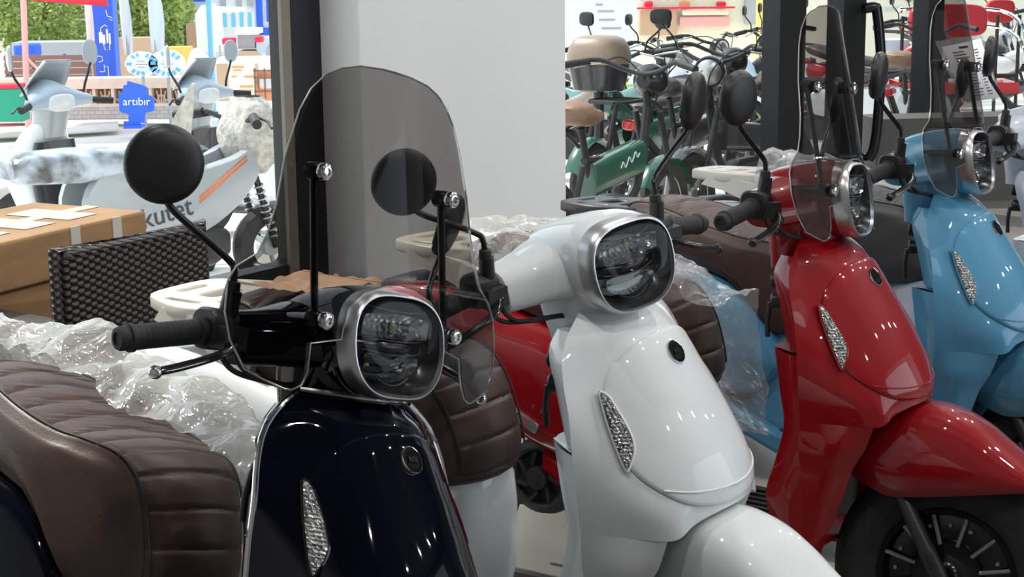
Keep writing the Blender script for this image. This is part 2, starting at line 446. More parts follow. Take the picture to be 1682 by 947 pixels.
def b_signal_rim(s):
    b = MB(); o = smooth_path([(a, c) for a, c in SIG], 3, True); pts = [shield_off(z, s * t, .0075) for z, t in o]; pts.append(pts[0]); return b.tube(pts, .0028, 6, cap=False)
def b_trim():
    b = MB(); pts = [low(z, 1) + Vector((-.004, .003, 0)) for z in np.linspace(.275, .55, 12)] + [shield(z, 1) + Vector((-.003, .003, 0)) for z in np.linspace(.56, .893, 22)]
    b.tube(pts, .0042, 8); b.mirror_y()
    b.tube([shield(.895, t) + Vector((-.003, 0, .004)) for t in np.linspace(-1, 1, 21)], .0042, 8); return b
BADGE_M = None
def badge_frame(z, h=.0068):
    n = shield_n(z, 0); return frame(Vector((0, 1, 0)), Vector((0, 1, 0)).cross(-n) * -1 if False else n.cross(Vector((0, 1, 0))), shield_off(z, 0, h))

# headset
def head_ring(x, hy, hz, n=48, e=3.0, zc=.977):
    out = []
    for y, z in squircle(1, 1, n, e):
        k = 1 - .13 * max(0, -z) ** 1.4 - .05 * max(0, z) ** 2
        out.append((x - .012 * z, y * hy * k * .945, zc + z * hz))
    return out
def b_head():
    b = MB()
    b.loft([head_ring(x, hy, hz) for x, hy, hz in ((-.262, .100, .0755), (-.275, .102, .0775), (-.30, .101, .077), (-.34, .094, .070), (-.385, .082, .058), (-.42, .066, .042))], True, False, True)
    sec = [(0, -.342, .974, .085, .050), (.05, -.345, .976, .080, .047), (.085, -.352, .972, .068, .044), (.115, -.362, .966, .056, .039), (.145, -.370, .961, .047, .037), (.182, -.380, .957, .040, .036), (.184, -.380, .957, .034, .030)]
    rings = []
    for y, cx, cz, ax, az in [(-q[0], *q[1:]) for q in sec[:0:-1]] + sec:
        rings.append([(cx + a - .25 * c, y, cz + c) for a, c in squircle(ax, az, 28, 2.8)])
    b.loft(rings)
    nk = []
    for z, cx, ax, ay in ((.945, -.335, .080, .092), (.91, -.338, .075, .088), (.88, -.345, .064, .080), (.85, -.352, .052, .070), (.828, -.358, .045, .062)):
        nk.append([(cx + p, q, z) for p, q in squircle(ax, ay, 28, 3)])
    b.loft(nk)
    return b
def b_bezel():
    b = MB()
    return b.loft([head_ring(x, hy, hz) for x, hy, hz in ((-.263, .1005, .076), (-.245, .1000, .0755), (-.2335, .0988, .0742), (-.2295, .0960, .0714), (-.2293, .0940, .0695), (-.236, .0922, .0678))], True, False, False)
def b_lamp_bowl():
    b = MB()
    return b.loft([head_ring(x, hy, hz) for x, hy, hz in ((-.235, .0925, .0680), (-.258, .086, .0620), (-.276, .070, .048), (-.284, .03, .02), (-.2845, .006, .005))], True, False, True)
def b_lamp_glass():
    b = MB()
    return b.loft([head_ring(x, hy, hz) for x, hy, hz in ((-.2335, .0930, .0686), (-.2268, .0890, .0648), (-.2222, .074, .052), (-.2200, .046, .031), (-.2192, .010, .007))], True, False, True)
def b_reflector(k):
    """faceted trough: k = 0 the wide upper one, k = 1 the lower half bowl"""
    b = MB(); z0, z1, hw = ((.986, 1.022, .066), (.926, .962, .054))[k]; n = 22; m_ = 7; vs = []
    for i in range(n + 1):
        y = -hw + 2 * hw * i / n; e = 1 - (y / hw) ** 4
        lo = z0 + (.020 * (y / hw) ** 2 if k else .004 * (y / hw) ** 2); hi = z1 - (.006 * (y / hw) ** 2 if not k else 0)
        for j in range(m_ + 1):
            q = j / m_; vs.append((-.245 - .026 * math.sin(math.pi * q) * e - (.003 if i % 2 else 0), y, lo + (hi - lo) * q))
    return b.add(vs, [(i*(m_+1) + j, (i+1)*(m_+1) + j, (i+1)*(m_+1) + j + 1, i*(m_+1) + j + 1) for i in range(n) for j in range(m_)])
def b_lamp_frame():
    b = MB(); b.loft([[(-.238 - (.012 if e else 0) - .03 * (y / .075) ** 2, y, .974 + dz) for dz in (-.010, .010)] for e in (0,) for y in np.linspace(-.074, .074, 13)], close=False)
    return b
def b_trim_line(k):
    z, hw = ((1.025, .062), (.9835, .066), (.9645, .056), (.922, .034))[k]
    return MB().tube([(-.236 - .022 * (y / .075) ** 2, y, z + (.004 * (y / hw) ** 2 if k != 3 else .012 * (y / hw) ** 2)) for y in np.linspace(-hw, hw, 13)], .0012, 5)
def b_led(y, z, r): return MB().ball((-.262, y, z), r, 12, (.5, 1, 1))
def b_switch(s):
    b = MB(); rings = []
    for y, a, c in ((.183, .024, .024), (.187, .028, .028), (.222, .028, .029), (.228, .024, .025)):
        rings.append([(-.384 + p, s * y, .966 + q) for p, q in squircle(a, c, 20, 3.2)])
    b.loft(rings)
    b.disc_lathe((-.372, s * .198, .985), (0.1, 0, 1), ((-.005, .014), (.02, .013), (.036, .0125)), 16)
    b.box((-.352, s * .205, .958), (.014, .020, .016))
    return b
def b_grip(s):
    b = MB(); a = Vector((-.385, s * .228, .961)); e = Vector((-.402, s * .338, .940)); d = (e - a).normalized()
    pr = [(-.004, .0185), (0, .0200), (.006, .0200), (.008, .0165)]
    L = (e - a).length; k = 11
    for i in range(k):
        p = .012 + (L - .026) * i / k; pr += [(p, .0172), (p + .005, .0172), (p + .0055, .0168), (p + .0075, .0168)]
    pr += [(L - .012, .0172), (L - .010, .0195), (L - .004, .0195), (L - .002, .0165), (L + .008, .0165), (L + .012, .0145), (L + .0125, .009), (L + .010, .008)]
    return b.disc_lathe(a, d, pr, 24)
def b_lever(s):
    b = MB(); pts = smooth_path([(-.345, s * .200, .955), (-.328, s * .222, .943), (-.325, s * .25, .932), (-.335, s * .29, .916), (-.345, s * .322, .905)], 5)
    b.tube(pts, [.009] + [.0075] * (len(pts) - 2) + [.006], 10, squash=.7); return b
def b_lever_ball(s): return MB().ball((-.346, s * .325, .904), .0095, 16)
def b_cables(k):
    b = MB()
    for y0, dx, r in (((.206, 0, .0038), (.190, .012, .0038)))[k:k + 1]:
        b.tube(smooth_path([(-.365 + dx, -y0, .955), (-.36 + dx, -y0, .93), (-.345 + dx, -y0 * .93, .913), (-.33, -y0 * .72, .905), (-.325, -y0 * .45, .898), (-.33, -.05, .885)], 6), r, 8)
    if k == 2: b.tube(smooth_path([(-.365, .206, .955), (-.36, .206, .93), (-.345, .19, .913), (-.33, .15, .905), (-.33, .06, .885)], 6), .0038, 8)
    return b
def b_boot(s):
    return MB().disc_lathe((-.372, s * .198, .998), (.04, s * -.02, 1), ((-.006, .0125), (.004, .0122), (.034, .0098), (.036, .007)), 16)
def b_stem(s):
    return MB().tube(smooth_path([(-.371, s * .1975, 1.025), (-.372, s * .1985, 1.048), (-.377, s * .206, 1.061), (-.386, s * .262, 1.093), (-.390, s * .303, 1.116), (-.389, s * .318, 1.132), (-.386, s * .323, 1.15)], 6), .0052, 10)
def b_mirror(s):
    """built round its own centre, back facing +x"""
    b = MB()
    b.disc_lathe((0, 0, 0), (1, 0, 0), ((-.010, .0005), (-.0095, .048), (-.009, .0505), (-.004, .0530), (.002, .0525), (.008, .049), (.013, .040), (.016, .024), (.017, .006)), 40)
    return b
def b_mirror_glass(s): return MB().disc_lathe((0, 0, 0), (1, 0, 0), ((-.0112, .0005), (-.0112, .0475), (-.009, .0478)), 40)

# windshield: outline as height -> half width, wings below
WS_O = [(.905, .188), (.913, .215), (.925, .245), (.96, .265), (.995, .272), (1.035, .268), (1.055, .256), (1.075, .228), (1.105, .212), (1.145, .199), (1.21, .187), (1.278, .165), (1.31, .148), (1.335, .125), (1.349, .100), (1.358, .070), (1.362, .030), (1.3625, .001)]
WS_I = [(.905, .178), (.912, .164), (.93, .155), (.968, .150), (.978, .105), (1.0, .100), (1.02, .095), (1.045, .068), (1.058, .030), (1.062, .001)]
def ws_off(y):
    a = abs(y); k = -1.2 * a * a if a < .125 else -.01875 - (a - .125) * .27
    return k
def ws_pt(y, z): return Vector((-.235 - .23 * (z - 1) + ws_off(y), y, z))
def _lin(tb, z):
    return float(np.interp(z, [p[0] for p in tb], [p[1] for p in tb]))
def b_windshield():
    b = MB()
    zt = sorted(set(list(np.linspace(1.062, 1.30, 24)) + [p[0] for p in WS_O if p[0] > 1.062] + list(np.linspace(1.30, 1.3625, 14))))
    b.loft([[ws_pt(_lin(WS_O, z) * t, z) for t in np.linspace(-1, 1, 33)] for z in zt], close=False)
    zl = sorted(set(list(np.linspace(.905, 1.062, 22)) + [p[0] for p in WS_O if p[0] < 1.062] + [p[0] for p in WS_I]))
    c = MB(); c.loft([[ws_pt(_lin(WS_I, z) + (_lin(WS_O, z) - _lin(WS_I, z)) * t, z) for t in np.linspace(0, 1, 17)] for z in zl], close=False); c.mirror_y()
    b.add(c.v, c.f); return b
def b_ws_edge():
    o = [ws_pt(y, z) for z, y in WS_O]; i = [ws_pt(y, z) for z, y in WS_I]
    half = o[:-1][::-1] + i[:-1]
    loop = half + [Vector((p.x, -p.y, p.z)) for p in half[::-1]]
    loop.append(loop[0]); b = MB(); b.tube(loop, .0014, 6, cap=False); return b
def b_bracket(s):
    p0 = ws_pt(s * .131, 1.0) + Vector((-.018, 0, 0)); p1 = ws_pt(s * .131, 1.2) + Vector((-.018, 0, 0)); b = MB()
    b.tube([p0 + Vector((0, 0, -.02)), p0, p1, p1 + Vector((0, 0, .008))], .0055, 10)
    b.tube([p0, p0 + Vector((-.03, -s * .012, -.002)), p0 + Vector((-.09, -s * .02, -.008))], .009, 10)
    for p in (p0, p1): b.disc_lathe(p, (1, 0, 0), ((-.010, .010), (-.008, .0125), (.010, .0125), (.014, .011)), 20)
    return b
def b_knob(s, z):
    b = MB()
    if z:
        p = ws_pt(s * .131, z); b.disc_lathe(p, (1, 0, 0), ((.0, .012), (.004, .0128), (.009, .0118), (.0115, .008), (.0115, .005), (.009, .0045), (.009, .001)), 24)
    return b

# front wheel, fork, fender
def b_tyre(x, hub=False):
    b = MB(); prof = []
    c = Vector((x, 0, .24)); R0, r = .178, .054
    rings = []
    for i in range(56):
        a = 2 * math.pi * i / 56; u = Vector((math.cos(a), 0, math.sin(a)))
        ring = []
        for k in range(20):
            t = 2 * math.pi * k / 20; q = R0 + r * 1.05 * math.cos(t); h = .05 * math.copysign(abs(math.sin(t)) ** .8, math.sin(t))
            if abs(math.cos(t)) > .35 and math.cos(t) > 0 and k % 2 == 0 and i % 2: q -= .004
            ring.append(c + u * q + Vector((0, h, 0)))
        rings.append(ring)
    rings.append(rings[0]); return b.loft(rings, True, False, False)
def b_rim(x):
    b = MB(); b.disc_lathe((x, 0, .24), (0, 1, 0), ((-.042, .128), (-.042, .138), (-.03, .134), (.03, .134), (.042, .138), (.042, .128), (.03, .124), (-.03, .124), (-.042, .128)), 48, False, False); return b
def b_spokes(x):
    b = MB()
    for i in range(12):
        a = 2 * math.pi * (i + .5) / 12; u = Vector((math.cos(a), 0, math.sin(a)))
        for s in (-1, 1): b.tube([Vector((x, s * .034, .24)) + u * .066, Vector((x, s * .038, .24)) + u * .13], .0042, 6)
    return b
def b_hub(x):
    b = MB(); b.disc_lathe((x, 0, .24), (0, 1, 0), ((-.05, .010), (-.05, .022), (-.04, .03), (-.036, .045), (-.034, .07), (-.026, .074), (.026, .074), (.034, .07), (.036, .045), (.04, .03), (.05, .022), (.05, .01)), 36)
    b.disc_lathe((x, 0, .24), (0, 1, 0), ((-.024, .118), (-.022, .124), (.022, .124), (.024, .118)), 40); return b
def b_bolt(x, i):
    b = MB()
    if 1:
        a = 2 * math.pi * i / 16; b.disc_lathe((x + .104 * math.cos(a), 0, .24 + .104 * math.sin(a)), (0, 1, 0), ((-.031, .0005), (-.031, .004), (-.024, .004)), 8)
    return b
def b_fork(s):
    return MB().disc_lathe((0.0, s * .074, .235), Vector((-.11, 0, .2)), ((-.02, .012), (-.015, .018), (.06, .018), (.075, .0175), (.08, .0155), (.195, .0155), (.20, .012)), 20)
FT = [(-.215, .470), (-.185, .530), (-.13, .567), (-.06, .578), (0, .568), (.05, .544), (.097, .510), (.145, .478), (.19, .458), (.225, .446)]
def b_fender():
    b = MB(); rings = []
    xs = [p[0] for p in FT]; zs = [p[1] for p in FT]
    for i in range(41):
        x = -.215 + .44 * i / 40
        top = hermite(xs, zs, x); k = (x + .215) / .44
        hw = .010 + .082 * (math.sin(math.pi * min(1, .16 + .70 * k ** .9)) ** .6) * (1 if k < .82 else max(.12, (1 - ((k - .82) / .18) ** 2)) )
        bot = hermite([-.215, -.195, -.13, -.10, .02, .10, .165, .225], [.455, .430, .402, .400, .420, .434, .442, .438], x)
        bot = min(bot, top - .012)
        ring = []
        for j in range(17):
            th = math.pi * j / 16; c, s_ = math.cos(th), math.sin(th)
            ring.append((x, hw * math.copysign(abs(c) ** .55, c), bot + (top - bot) * abs(s_) ** .55))
        rings.append(ring)
    return b.loft(rings, close=False)

# seat, rear body
SEAT_PATH = [(-.582, .533), (-.541, .553), (-.532, .600), (-.555, .680), (-.586, .730), (-.628, .757), (-.70, .768), (-.77, .774), (-.86, .794), (-.98, .824), (-1.07, .838), (-1.125, .828), (-1.145, .795)]
SEAT_BOT = [(-1.12, .735), (-1.0, .690), (-.90, .672), (-.82, .652), (-.755, .600), (-.70, .532), (-.66, .522), (-.618, .524)]
def seat_w(x):
    return hermite([-1.15, -1.08, -.95, -.84, -.75, -.67, -.58, -.50], [.085, .115, .145, .158, .150, .132, .110, .098], x)
def seat_plan(x, a):
    k = min(1, max(0, (x + .78) / .20)); return .032 * abs(a) ** 2.2 * k * k * (3 - 2 * k)
def b_seat():
    top = smooth_path(SEAT_PATH, 20); o = top + SEAT_BOT; n = len(o); nt_ = len(top)
    P = [Vector((p[0], 0, p[1])) for p in o]
    s = [0.0]
    for i in range(1, nt_): s.append(s[-1] + (P[i] - P[i - 1]).length)
    N = []
    for i in range(n):
        d = (P[(i + 1) % n] - P[i - 1]).normalized(); N.append(Vector((d.z, 0, -d.x)))
    cen = Vector((-.78, 0, .66))
    N = [q if q.dot(P[i] - cen) > 0 else -q for i, q in enumerate(N)]
    ys = []
    prof = [(0.0, 0, 0), (.35, -.001, 0), (.62, -.003, 0), (.80, -.0055, 0), (.90, -.0085, 0), (.935, -.0115, 1), (.955, -.012, 0), (.98, -.016, 0), (1.0, -.026, 0)]
    full = [(-a, d, k) for a, d, k in prof[:0:-1]] + prof
    rings = []
    for a, d, k in full:
        ring = []
        for i in range(n):
            dep = d
            if i < nt_ and abs(a) < .93:
                ph = (s[i] + .055 * abs(a) ** 1.5 * (.12 + .88 * min(1, max(0, (s[i] - .12) / .30)) ** 1.5)) / .062
                fr = abs(ph - round(ph)); dep -= .0055 * math.exp(-(fr / .06) ** 2)
                dep += .0035 * (1 - (2 * fr - 1) ** 2) if False else 0
            if k: dep -= .0025
            p = P[i] + N[i] * dep; p.y = a * seat_w(p.x); p.x -= seat_plan(p.x, a); ring.append(p)
        rings.append(ring)
    b = MB(); m_ = len(full)
    vs = [p for r in rings for p in r]
    b.add(vs, [(i*n + j, i*n + (j+1) % n, (i+1)*n + (j+1) % n, (i+1)*n + j) for i in range(m_ - 1) for j in range(n)])
    # flat sides: fan to a slightly bulged inner ring
    for sgn, ring in ((-1, rings[0]), (1, rings[-1])):
        tx = [-q[0] for q in top[60:]]; tz = [q[1] for q in top[60:]]; bx = sorted((-q[0], q[1]) for q in SEAT_BOT)
        def med(p):
            x = -1.05 + (p.x + 1.15) / .60 * .31
            return Vector((x, p.y, (float(np.interp(-x, tx, tz)) + float(np.interp(-x, [q[0] for q in bx], [q[1] for q in bx]))) / 2))
        rr = [ring]
        for k_, yy in ((.08, .003), (.3, .0065), (.65, .009), (1.0, .010)):
            q_ = [p.lerp(med(p), k_) for p in ring]
            for v in q_: v.y = sgn * (seat_w(v.x) + yy)
            rr.append(q_)
        b.loft(rr, True, False, False)
    return b
def b_piping(s):
    top = smooth_path(SEAT_PATH, 8); pts = []
    for x, z in top[15:]:
        pts.append(Vector((x - seat_plan(x, .94), s * seat_w(x) * .94, z - .0095)))
    return MB().tube(pts, .0022, 6)
SIDE = [(-.985, .690), (-.90, .676), (-.82, .655), (-.765, .620), (-.715, .565), (-.672, .500), (-.660, .462), (-.668, .438), (-.70, .400), (-.74, .372), (-.82, .376), (-.92, .402), (-1.03, .470), (-1.15, .535), (-1.28, .595), (-1.36, .640), (-1.375, .675), (-1.34, .705), (-1.22, .725), (-1.10, .715)]
def b_side(s):
    o = smooth_path(SIDE, 4, True); b = MB()
    b.pillow(o, 'y', [(1.0, s * .100), (1.0, s * .135), (.985, s * .150), (.94, s * .162), (.80, s * .176), (.55, s * .184), (.25, s * .187), (.05, s * .188)], center=(-.93, .55)); return b
def side_pt(x, z, d=.0):
    return Vector((x, -.180 - d, z))
def b_slot(k):
    b = MB(); x, z = -.900 + .022 * k, .515 - .010 * k; o = [(x - .012, z - .016), (x - .006, z - .018), (x + .012, z + .012), (x + .006, z + .015)]
    return b.pillow(o, 'y', [(1, -.170), (1, -.1865)])
def b_tailbody():
    rings = []
    for x, z0, z1, hw in ((-.80, .40, .64, .10), (-.95, .45, .68, .125), (-1.1, .52, .72, .125), (-1.25, .58, .735, .11), (-1.36, .62, .72, .085), (-1.42, .645, .70, .05)):
        rings.append([(x, p, (z0 + z1) / 2 + q) for p, q in squircle(hw, (z1 - z0) / 2, 24, 3)])
    return MB().loft(rings)
def b_underseat():
    rings = []
    for z, x, hw, d in ((.285, -.580, .125, .02), (.33, -.570, .126, .02), (.40, -.562, .122, .02), (.47, -.556, .112, .02), (.53, -.556, .100, .02), (.56, -.570, .09, .02)):
        r = []
        for k in range(25):
            a = -math.pi / 2 + math.pi * k / 24; c, s_ = math.cos(a), math.sin(a)
            r.append((x - .075 + .075 * abs(c) ** .6, hw * math.copysign(abs(s_) ** .75, s_), z))
        r += [(x - .22, hw * 1.02, z), (x - .22, -hw * 1.02, z)]
        rings.append(r)
    return MB().loft(rings)
def b_floor():
    rings = []
    for x, hw in ((-.27, .115), (-.33, .150), (-.42, .165), (-.52, .165), (-.60, .160), (-.70, .150)):
        rings.append([(x, -hw, .265), (x, -hw, .287), (x, -hw + .008, .294), (x, hw - .008, .294), (x, hw, .287), (x, hw, .265)])
    return MB().loft(rings)
def b_sill(s):
    return MB().loft([[(x, s * (hw), z + dz) for hw, dz in ((w_, -.045), (w_ + .012, -.03), (w_ + .012, .0), (w_, .012), (w_ - .02, .012), (w_ - .02, -.045))] for x, w_, z in ((-.26, .125, .262), (-.36, .150, .258), (-.5, .158, .262), (-.65, .155, .282), (-.78, .150, .330), (-.88, .14, .375))])
def b_mat():
    b = MB()
    for i in range(9): b.box((-.47, -.12 + .03 * i, .297), (.085 if 1 < i < 7 else .07, .006, .003))
    return b
def b_engine():
    b = MB()
    b.disc_lathe((-.90, -.06, .315), (0, -1, 0), ((0, .09), (.05, .09), (.075, .082), (.082, .070), (.078, .062), (.066, .058)), 36)
    b.disc_lathe((-.90, -.138, .315), (0, -1, 0), ((0, .028), (.01, .026), (.012, .01)), 20)
    for i in range(7):
        a = 2 * math.pi * i / 7; b.box((-.90 + .044 * math.cos(a), -.137, .315 + .044 * math.sin(a)), (.018, .006, .004), Matrix.Rotation(-a + .5, 3, 'Y'))
    rings = []
    for x, z, a, h in ((-.78, .31, .05, .05), (-.86, .31, .085, .075), (-.95, .30, .09, .075), (-1.08, .27, .075, .055), (-1.22, .25, .06, .05), (-1.31, .24, .05, .04)):
        rings.append([(x, -.055 + p, z + q) for p, q in squircle(a * .8, h, 20, 3)])
    b.loft(rings)
    b.disc_lathe((-1.0, -.03, .40), (-.4, 0, .12), ((-.15, .02), (-.1, .03), (.1, .03), (.18, .02)), 16)
    return b
def b_shock(s):
    b = MB(); a = Vector((-1.26, s * .13, .27)); e = Vector((-1.17, s * .125, .56)); d = e - a
    pts = []
    for i in range(97):
        t = i / 96; ang = 2 * math.pi * 8 * t; pts.append(a + d * (.2 + .7 * t) + Vector((math.cos(ang), math.sin(ang), 0)) * .019)
    b.tube(pts, .004, 6); b.tube([a, e], .009, 10); return b
def b_rearfender():
    b = MB()
    def fn(a, q):
        an = R(25) + R(125) * a; r = .262 - .012 * abs(2 * q - 1) ** 2
        return Vector((-1.28 + r * -math.cos(an) if False else -1.28 - r * math.cos(math.pi - an), -.06 + .12 * q, .24 + r * math.sin(an)))
    return b.grid(fn, 20, 7)
def b_taillight():
    return MB().pillow(squircle(.06, .03, 24, 3), 'x', [(1, -1.38), (1, -1.425), (.9, -1.434), (.4, -1.438)])
def b_hook():
    b = MB(); b.disc_lathe((-.335, -.128, .78), (-1, -.3, 0), ((-.01, .016), (.012, .016), (.016, .012)), 16)
    b.tube([(-.352, -.133, .775), (-.356, -.134, .74), (-.354, -.134, .705)], .0055, 8)
    b.disc_lathe((-.340, -.128, .82), (-1, -.3, 0), ((-.01, .014), (.010, .014), (.013, .010)), 16); return b
def b_stand():
    b = MB(); b.tube([(-.62, .09, .25), (-.66, .20, .05), (-.67, .215, .015)], .010, 8); b.box((-.675, .22, .008), (.03, .015, .006)); return b

RACK_O = [(-.10, -1.300), (-.06, -1.335), (.06, -1.335), (.10, -1.300), (.135, -1.20), (.125, -1.13), (.10, -1.075), (.072, -1.075), (.078, -1.145), (.05, -1.165), (-.05, -1.165), (-.078, -1.145), (-.072, -1.075), (-.10, -1.075), (-.125, -1.13), (-.135, -1.20)]
def rack_mesh():
    outer = smooth_path(RACK_O, 3, True)
    def slot(cx, cy, a, b_): return squircle(a, b_, 20, 4, lambda x, y: (cx + x, cy + y))
    holes = [slot(-.092, -1.225, .016, .052), slot(.092, -1.225, .016, .052), slot(0, -1.295, .045, .016), slot(0, -1.215, .05, .030)]
    me = plate_mesh(outer, holes, .009, .005, 'rack')
    # plan (y, x) -> scooter frame, rising a little to the back
    for v in me.vertices:
        y, x, z = v.co.x, v.co.y, v.co.z
        v.co = (x - .015, y, .797 + z)
    me.flip_normals()
    return me
def b_rack_rail(s):
    b = MB(); rings = []
    for x, y, z, h in ((-1.28, .118, .785, .014), (-1.20, .130, .778, .020), (-1.12, .135, .758, .026), (-1.06, .138, .735, .030), (-1.02, .140, .700, .03)):
        rings.append([(x + dx, s * (y + dy), z + dz) for dx, dy, dz in ((.012, -.010, h), (.012, .010, h), (-.012, .010, -h), (-.012, -.010, -h))])
    return b.loft(rings)

def cover_bm(seed, x0, x1, y0, y1, lift, drop):
    """crumpled sheet lying over the seat between x0..x1 and y0..y1, hanging down past the edges"""
    tops = smooth_path(SEAT_PATH, 10)
    def topz(x): return float(np.interp(-x, [-p[0] for p in tops[40:]], [p[1] for p in tops[40:]]))
    def fn(a, q):
        x = x0 + (x1 - x0) * a; y = y0 + (y1 - y0) * q
        hw = seat_w(min(-.42, max(-1.14, x))) * .95 + .012
        z = topz(min(-.46, max(-1.12, x)))
        over = max(0, x + .50)
        z -= over * over * 9 + over * .5
        if abs(y) > hw: z -= (abs(y) - hw) * drop; y = math.copysign(hw + (abs(y) - hw) * .45, y)
        e = min(1, min(q, 1 - q) * 6 + .25)
        nv = noise.noise_vector(Vector((x * 7 + seed, y * 7, z * 7))) * .030 + noise.noise_vector(Vector((x * 19, y * 19 + seed, z * 19))) * .012 + noise.noise_vector(Vector((x * 50, y * 50 + seed, z * 50))) * .004
        return Vector((x, y, z + lift * e)) + Vector((nv.x * .8, nv.y, abs(nv.z) * 1.4))
    return MB().grid(fn, 90, 60)

def scooter(name, label, pose, paint, seat_mat='leather_brown', screen=True, trim=False, rack_mat='cream_plastic', mirrors=None, group='scooters on the shop floor', lettered=False):
    X, Y, head, lean, st = pose
    mw = Matrix.Translation((X, Y, 0)) @ Matrix.Rotation(head - math.pi / 2, 4, 'Z') @ Matrix.Rotation(lean, 4, 'X')
    t = thing(name, label, 'scooter', mw=mw, group=group)
    S = Matrix.Translation(AX0) @ Matrix.Rotation(st, 4, STEER_AXIS) @ Matrix.Translation(-AX0)
    # body
    sh = part('front_shield', 'front_shield', b_shield, paint, t)
    part('inner_panel', 'inner_panel', b_inner, paint, t); part('wheel_well', 'wheel_well', b_well, 'black_plastic', t)
    ap = part('apron', 'apron', b_apron, paint, sh)
    part('apron_groove', 'apron_groove', b_groove, paint, sh)
    for s in (-1, 1):
        part('turn_signal', 'signal%d' % s, lambda: b_signal(s), 'crystal', sh); part('signal_rim', 'signal_rim%d' % s, lambda: b_signal_rim(s), paint, sh)
    if trim: part('chrome_trim', 'chrome_trim', b_trim, 'chrome', sh)
    n = shield_n(.822, 0); o_ = shield_off(.822, 0, .006)
    bf = frame((0, 1, 0), (Vector((0, 1, 0)).cross(n) * -1), o_)
    part('badge', 'badge', lambda: MB().disc_lathe((0, 0, 0), (0, 0, 1), ((0, .0190), (.003, .0190), (.004, .017), (.0032, .012), (.0030, .004)), 32), 'badge_black', t, bf)
    part('badge_ring', 'badge_ring', lambda: MB().disc_lathe((0, 0, 0), (0, 0, 1), ((.0, .0206), (.0035, .0206), (.0044, .0200), (.0040, .0192), (.003, .0190)), 36, False, False), 'chrome', t, bf)
    if 'emb' not in MESHES: MESHES['emb'] = text_mesh('RKS', .0105, .0006, 'emblem')
    em = MESHES['emb'].copy(); link('badge_emblem', em, 'chrome', t, bf @ Matrix.Translation((0, 0, .0046)))
    # head
    hd = part('headset', 'headset', b_head, paint, t, S)
    part('headlight_bezel', 'headlight_bezel', b_bezel, 'satin', hd); part('headlight_housing', 'lamp_bowl', b_lamp_bowl, 'lamp_dark', hd)
    for k in (0, 1): part('headlight_reflector', 'reflector%d' % k, lambda: b_reflector(k), 'reflector', hd, angle=10)
    part('headlight_divider', 'lamp_frame', b_lamp_frame, 'black_gloss', hd, mods=[('solid', .004, 0)])
    for k in range(4): part('headlight_rib', 'lamp_rib%d' % k, lambda: b_trim_line(k), 'fork_grey', hd)
    for k, q in enumerate(((.012, 1.003, .007), (-.030, .944, .006), (.030, .944, .006))): part('headlight_bulb', 'led%d' % k, lambda: b_led(*q), 'lamp_yellow', hd)
    part('headlight_lens', 'lamp_glass', b_lamp_glass, 'lens', hd)
    for s in (-1, 1):
        sw = part('switch_housing', 'switch%d' % s, lambda: b_switch(s), 'black_plastic', t, S)
        part('grip', 'grip%d' % s, lambda: b_grip(s), 'rubber', sw); 
        lv = part('brake_lever', 'lever%d' % s, lambda: b_lever(s), 'black_gloss', t, S); part('lever_end', 'lever_ball%d' % s, lambda: b_lever_ball(s), 'chrome' if trim else 'black_gloss', lv)
        ang = (mirrors or {}).get(s, (0, 0, 0)); pv = Vector((-.371, s * .1975, 1.03))
        Q = S @ Matrix.Translation(pv) @ Matrix.Rotation(s * ang[0], 4, 'Z') @ Matrix.Translation(-pv)
        mm = Q @ Matrix.Translation((-.388, s * .329, 1.172)) @ Matrix.Rotation(ang[1], 4, 'Z') @ Matrix.Rotation(ang[2], 4, 'Y')
        mi = part('mirror', 'mirror', lambda: b_mirror(1), 'black_plastic', t, mm); part('mirror_glass', 'mirror_glass', lambda: b_mirror_glass(1), 'chrome', mi)
        part('mirror_stem', 'stem%d' % s, lambda: b_stem(s), 'black_gloss', t, Q)
        part('mirror_boot', 'boot%d' % s, lambda: b_boot(s), 'rubber', t, S)
    
    for k in range(3): part('brake_cable', 'cables%d' % k, lambda: b_cables(k), 'rubber', t, S)
    if screen:
        ws = part('windshield', 'windshield', b_windshield, 'windshield', t, S, [('solid', .003, 0)])
        part('windshield_edge', 'ws_edge', b_ws_edge, 'shield_edge', ws)
        for s in (-1, 1): bk = part('windshield_bracket', 'bracket%d' % s, lambda: b_bracket(s), 'black_gloss', t, S); [part('bracket_knob', 'knob%d%d' % (s, z * 10), lambda: b_knob(s, z), 'chrome', bk) for z in (1.0, 1.2)]
    # front wheel
    fk = part('front_fork', 'fork-1', lambda: b_fork(-1), 'fork_grey', t, S); part('front_fork', 'fork1', lambda: b_fork(1), 'fork_grey', t, S)
    fw = part('front_wheel', 'tyre0', lambda: b_tyre(0), 'tyre', t, S)
    part('wheel_rim', 'rim0', lambda: b_rim(0), 'black_gloss', fw); part('wheel_spokes', 'spokes0', lambda: b_spokes(0), 'alloy', fw)
    part('wheel_hub', 'hub0', lambda: b_hub(0), 'black_gloss', fw)
    for i in range(16): part('hub_bolt', 'bolt%d' % i, lambda: b_bolt(0, i), 'alloy', fw)
    part('front_fender', 'fender', b_fender, paint, t, S, [('solid', .004, 1)])
    # rear
    st_ = part('seat', 'seat', b_seat, seat_mat, t, angle=50)
    for s in (-1, 1): part('seat_piping', 'piping%d' % s, lambda: b_piping(s), 'seam', st_)
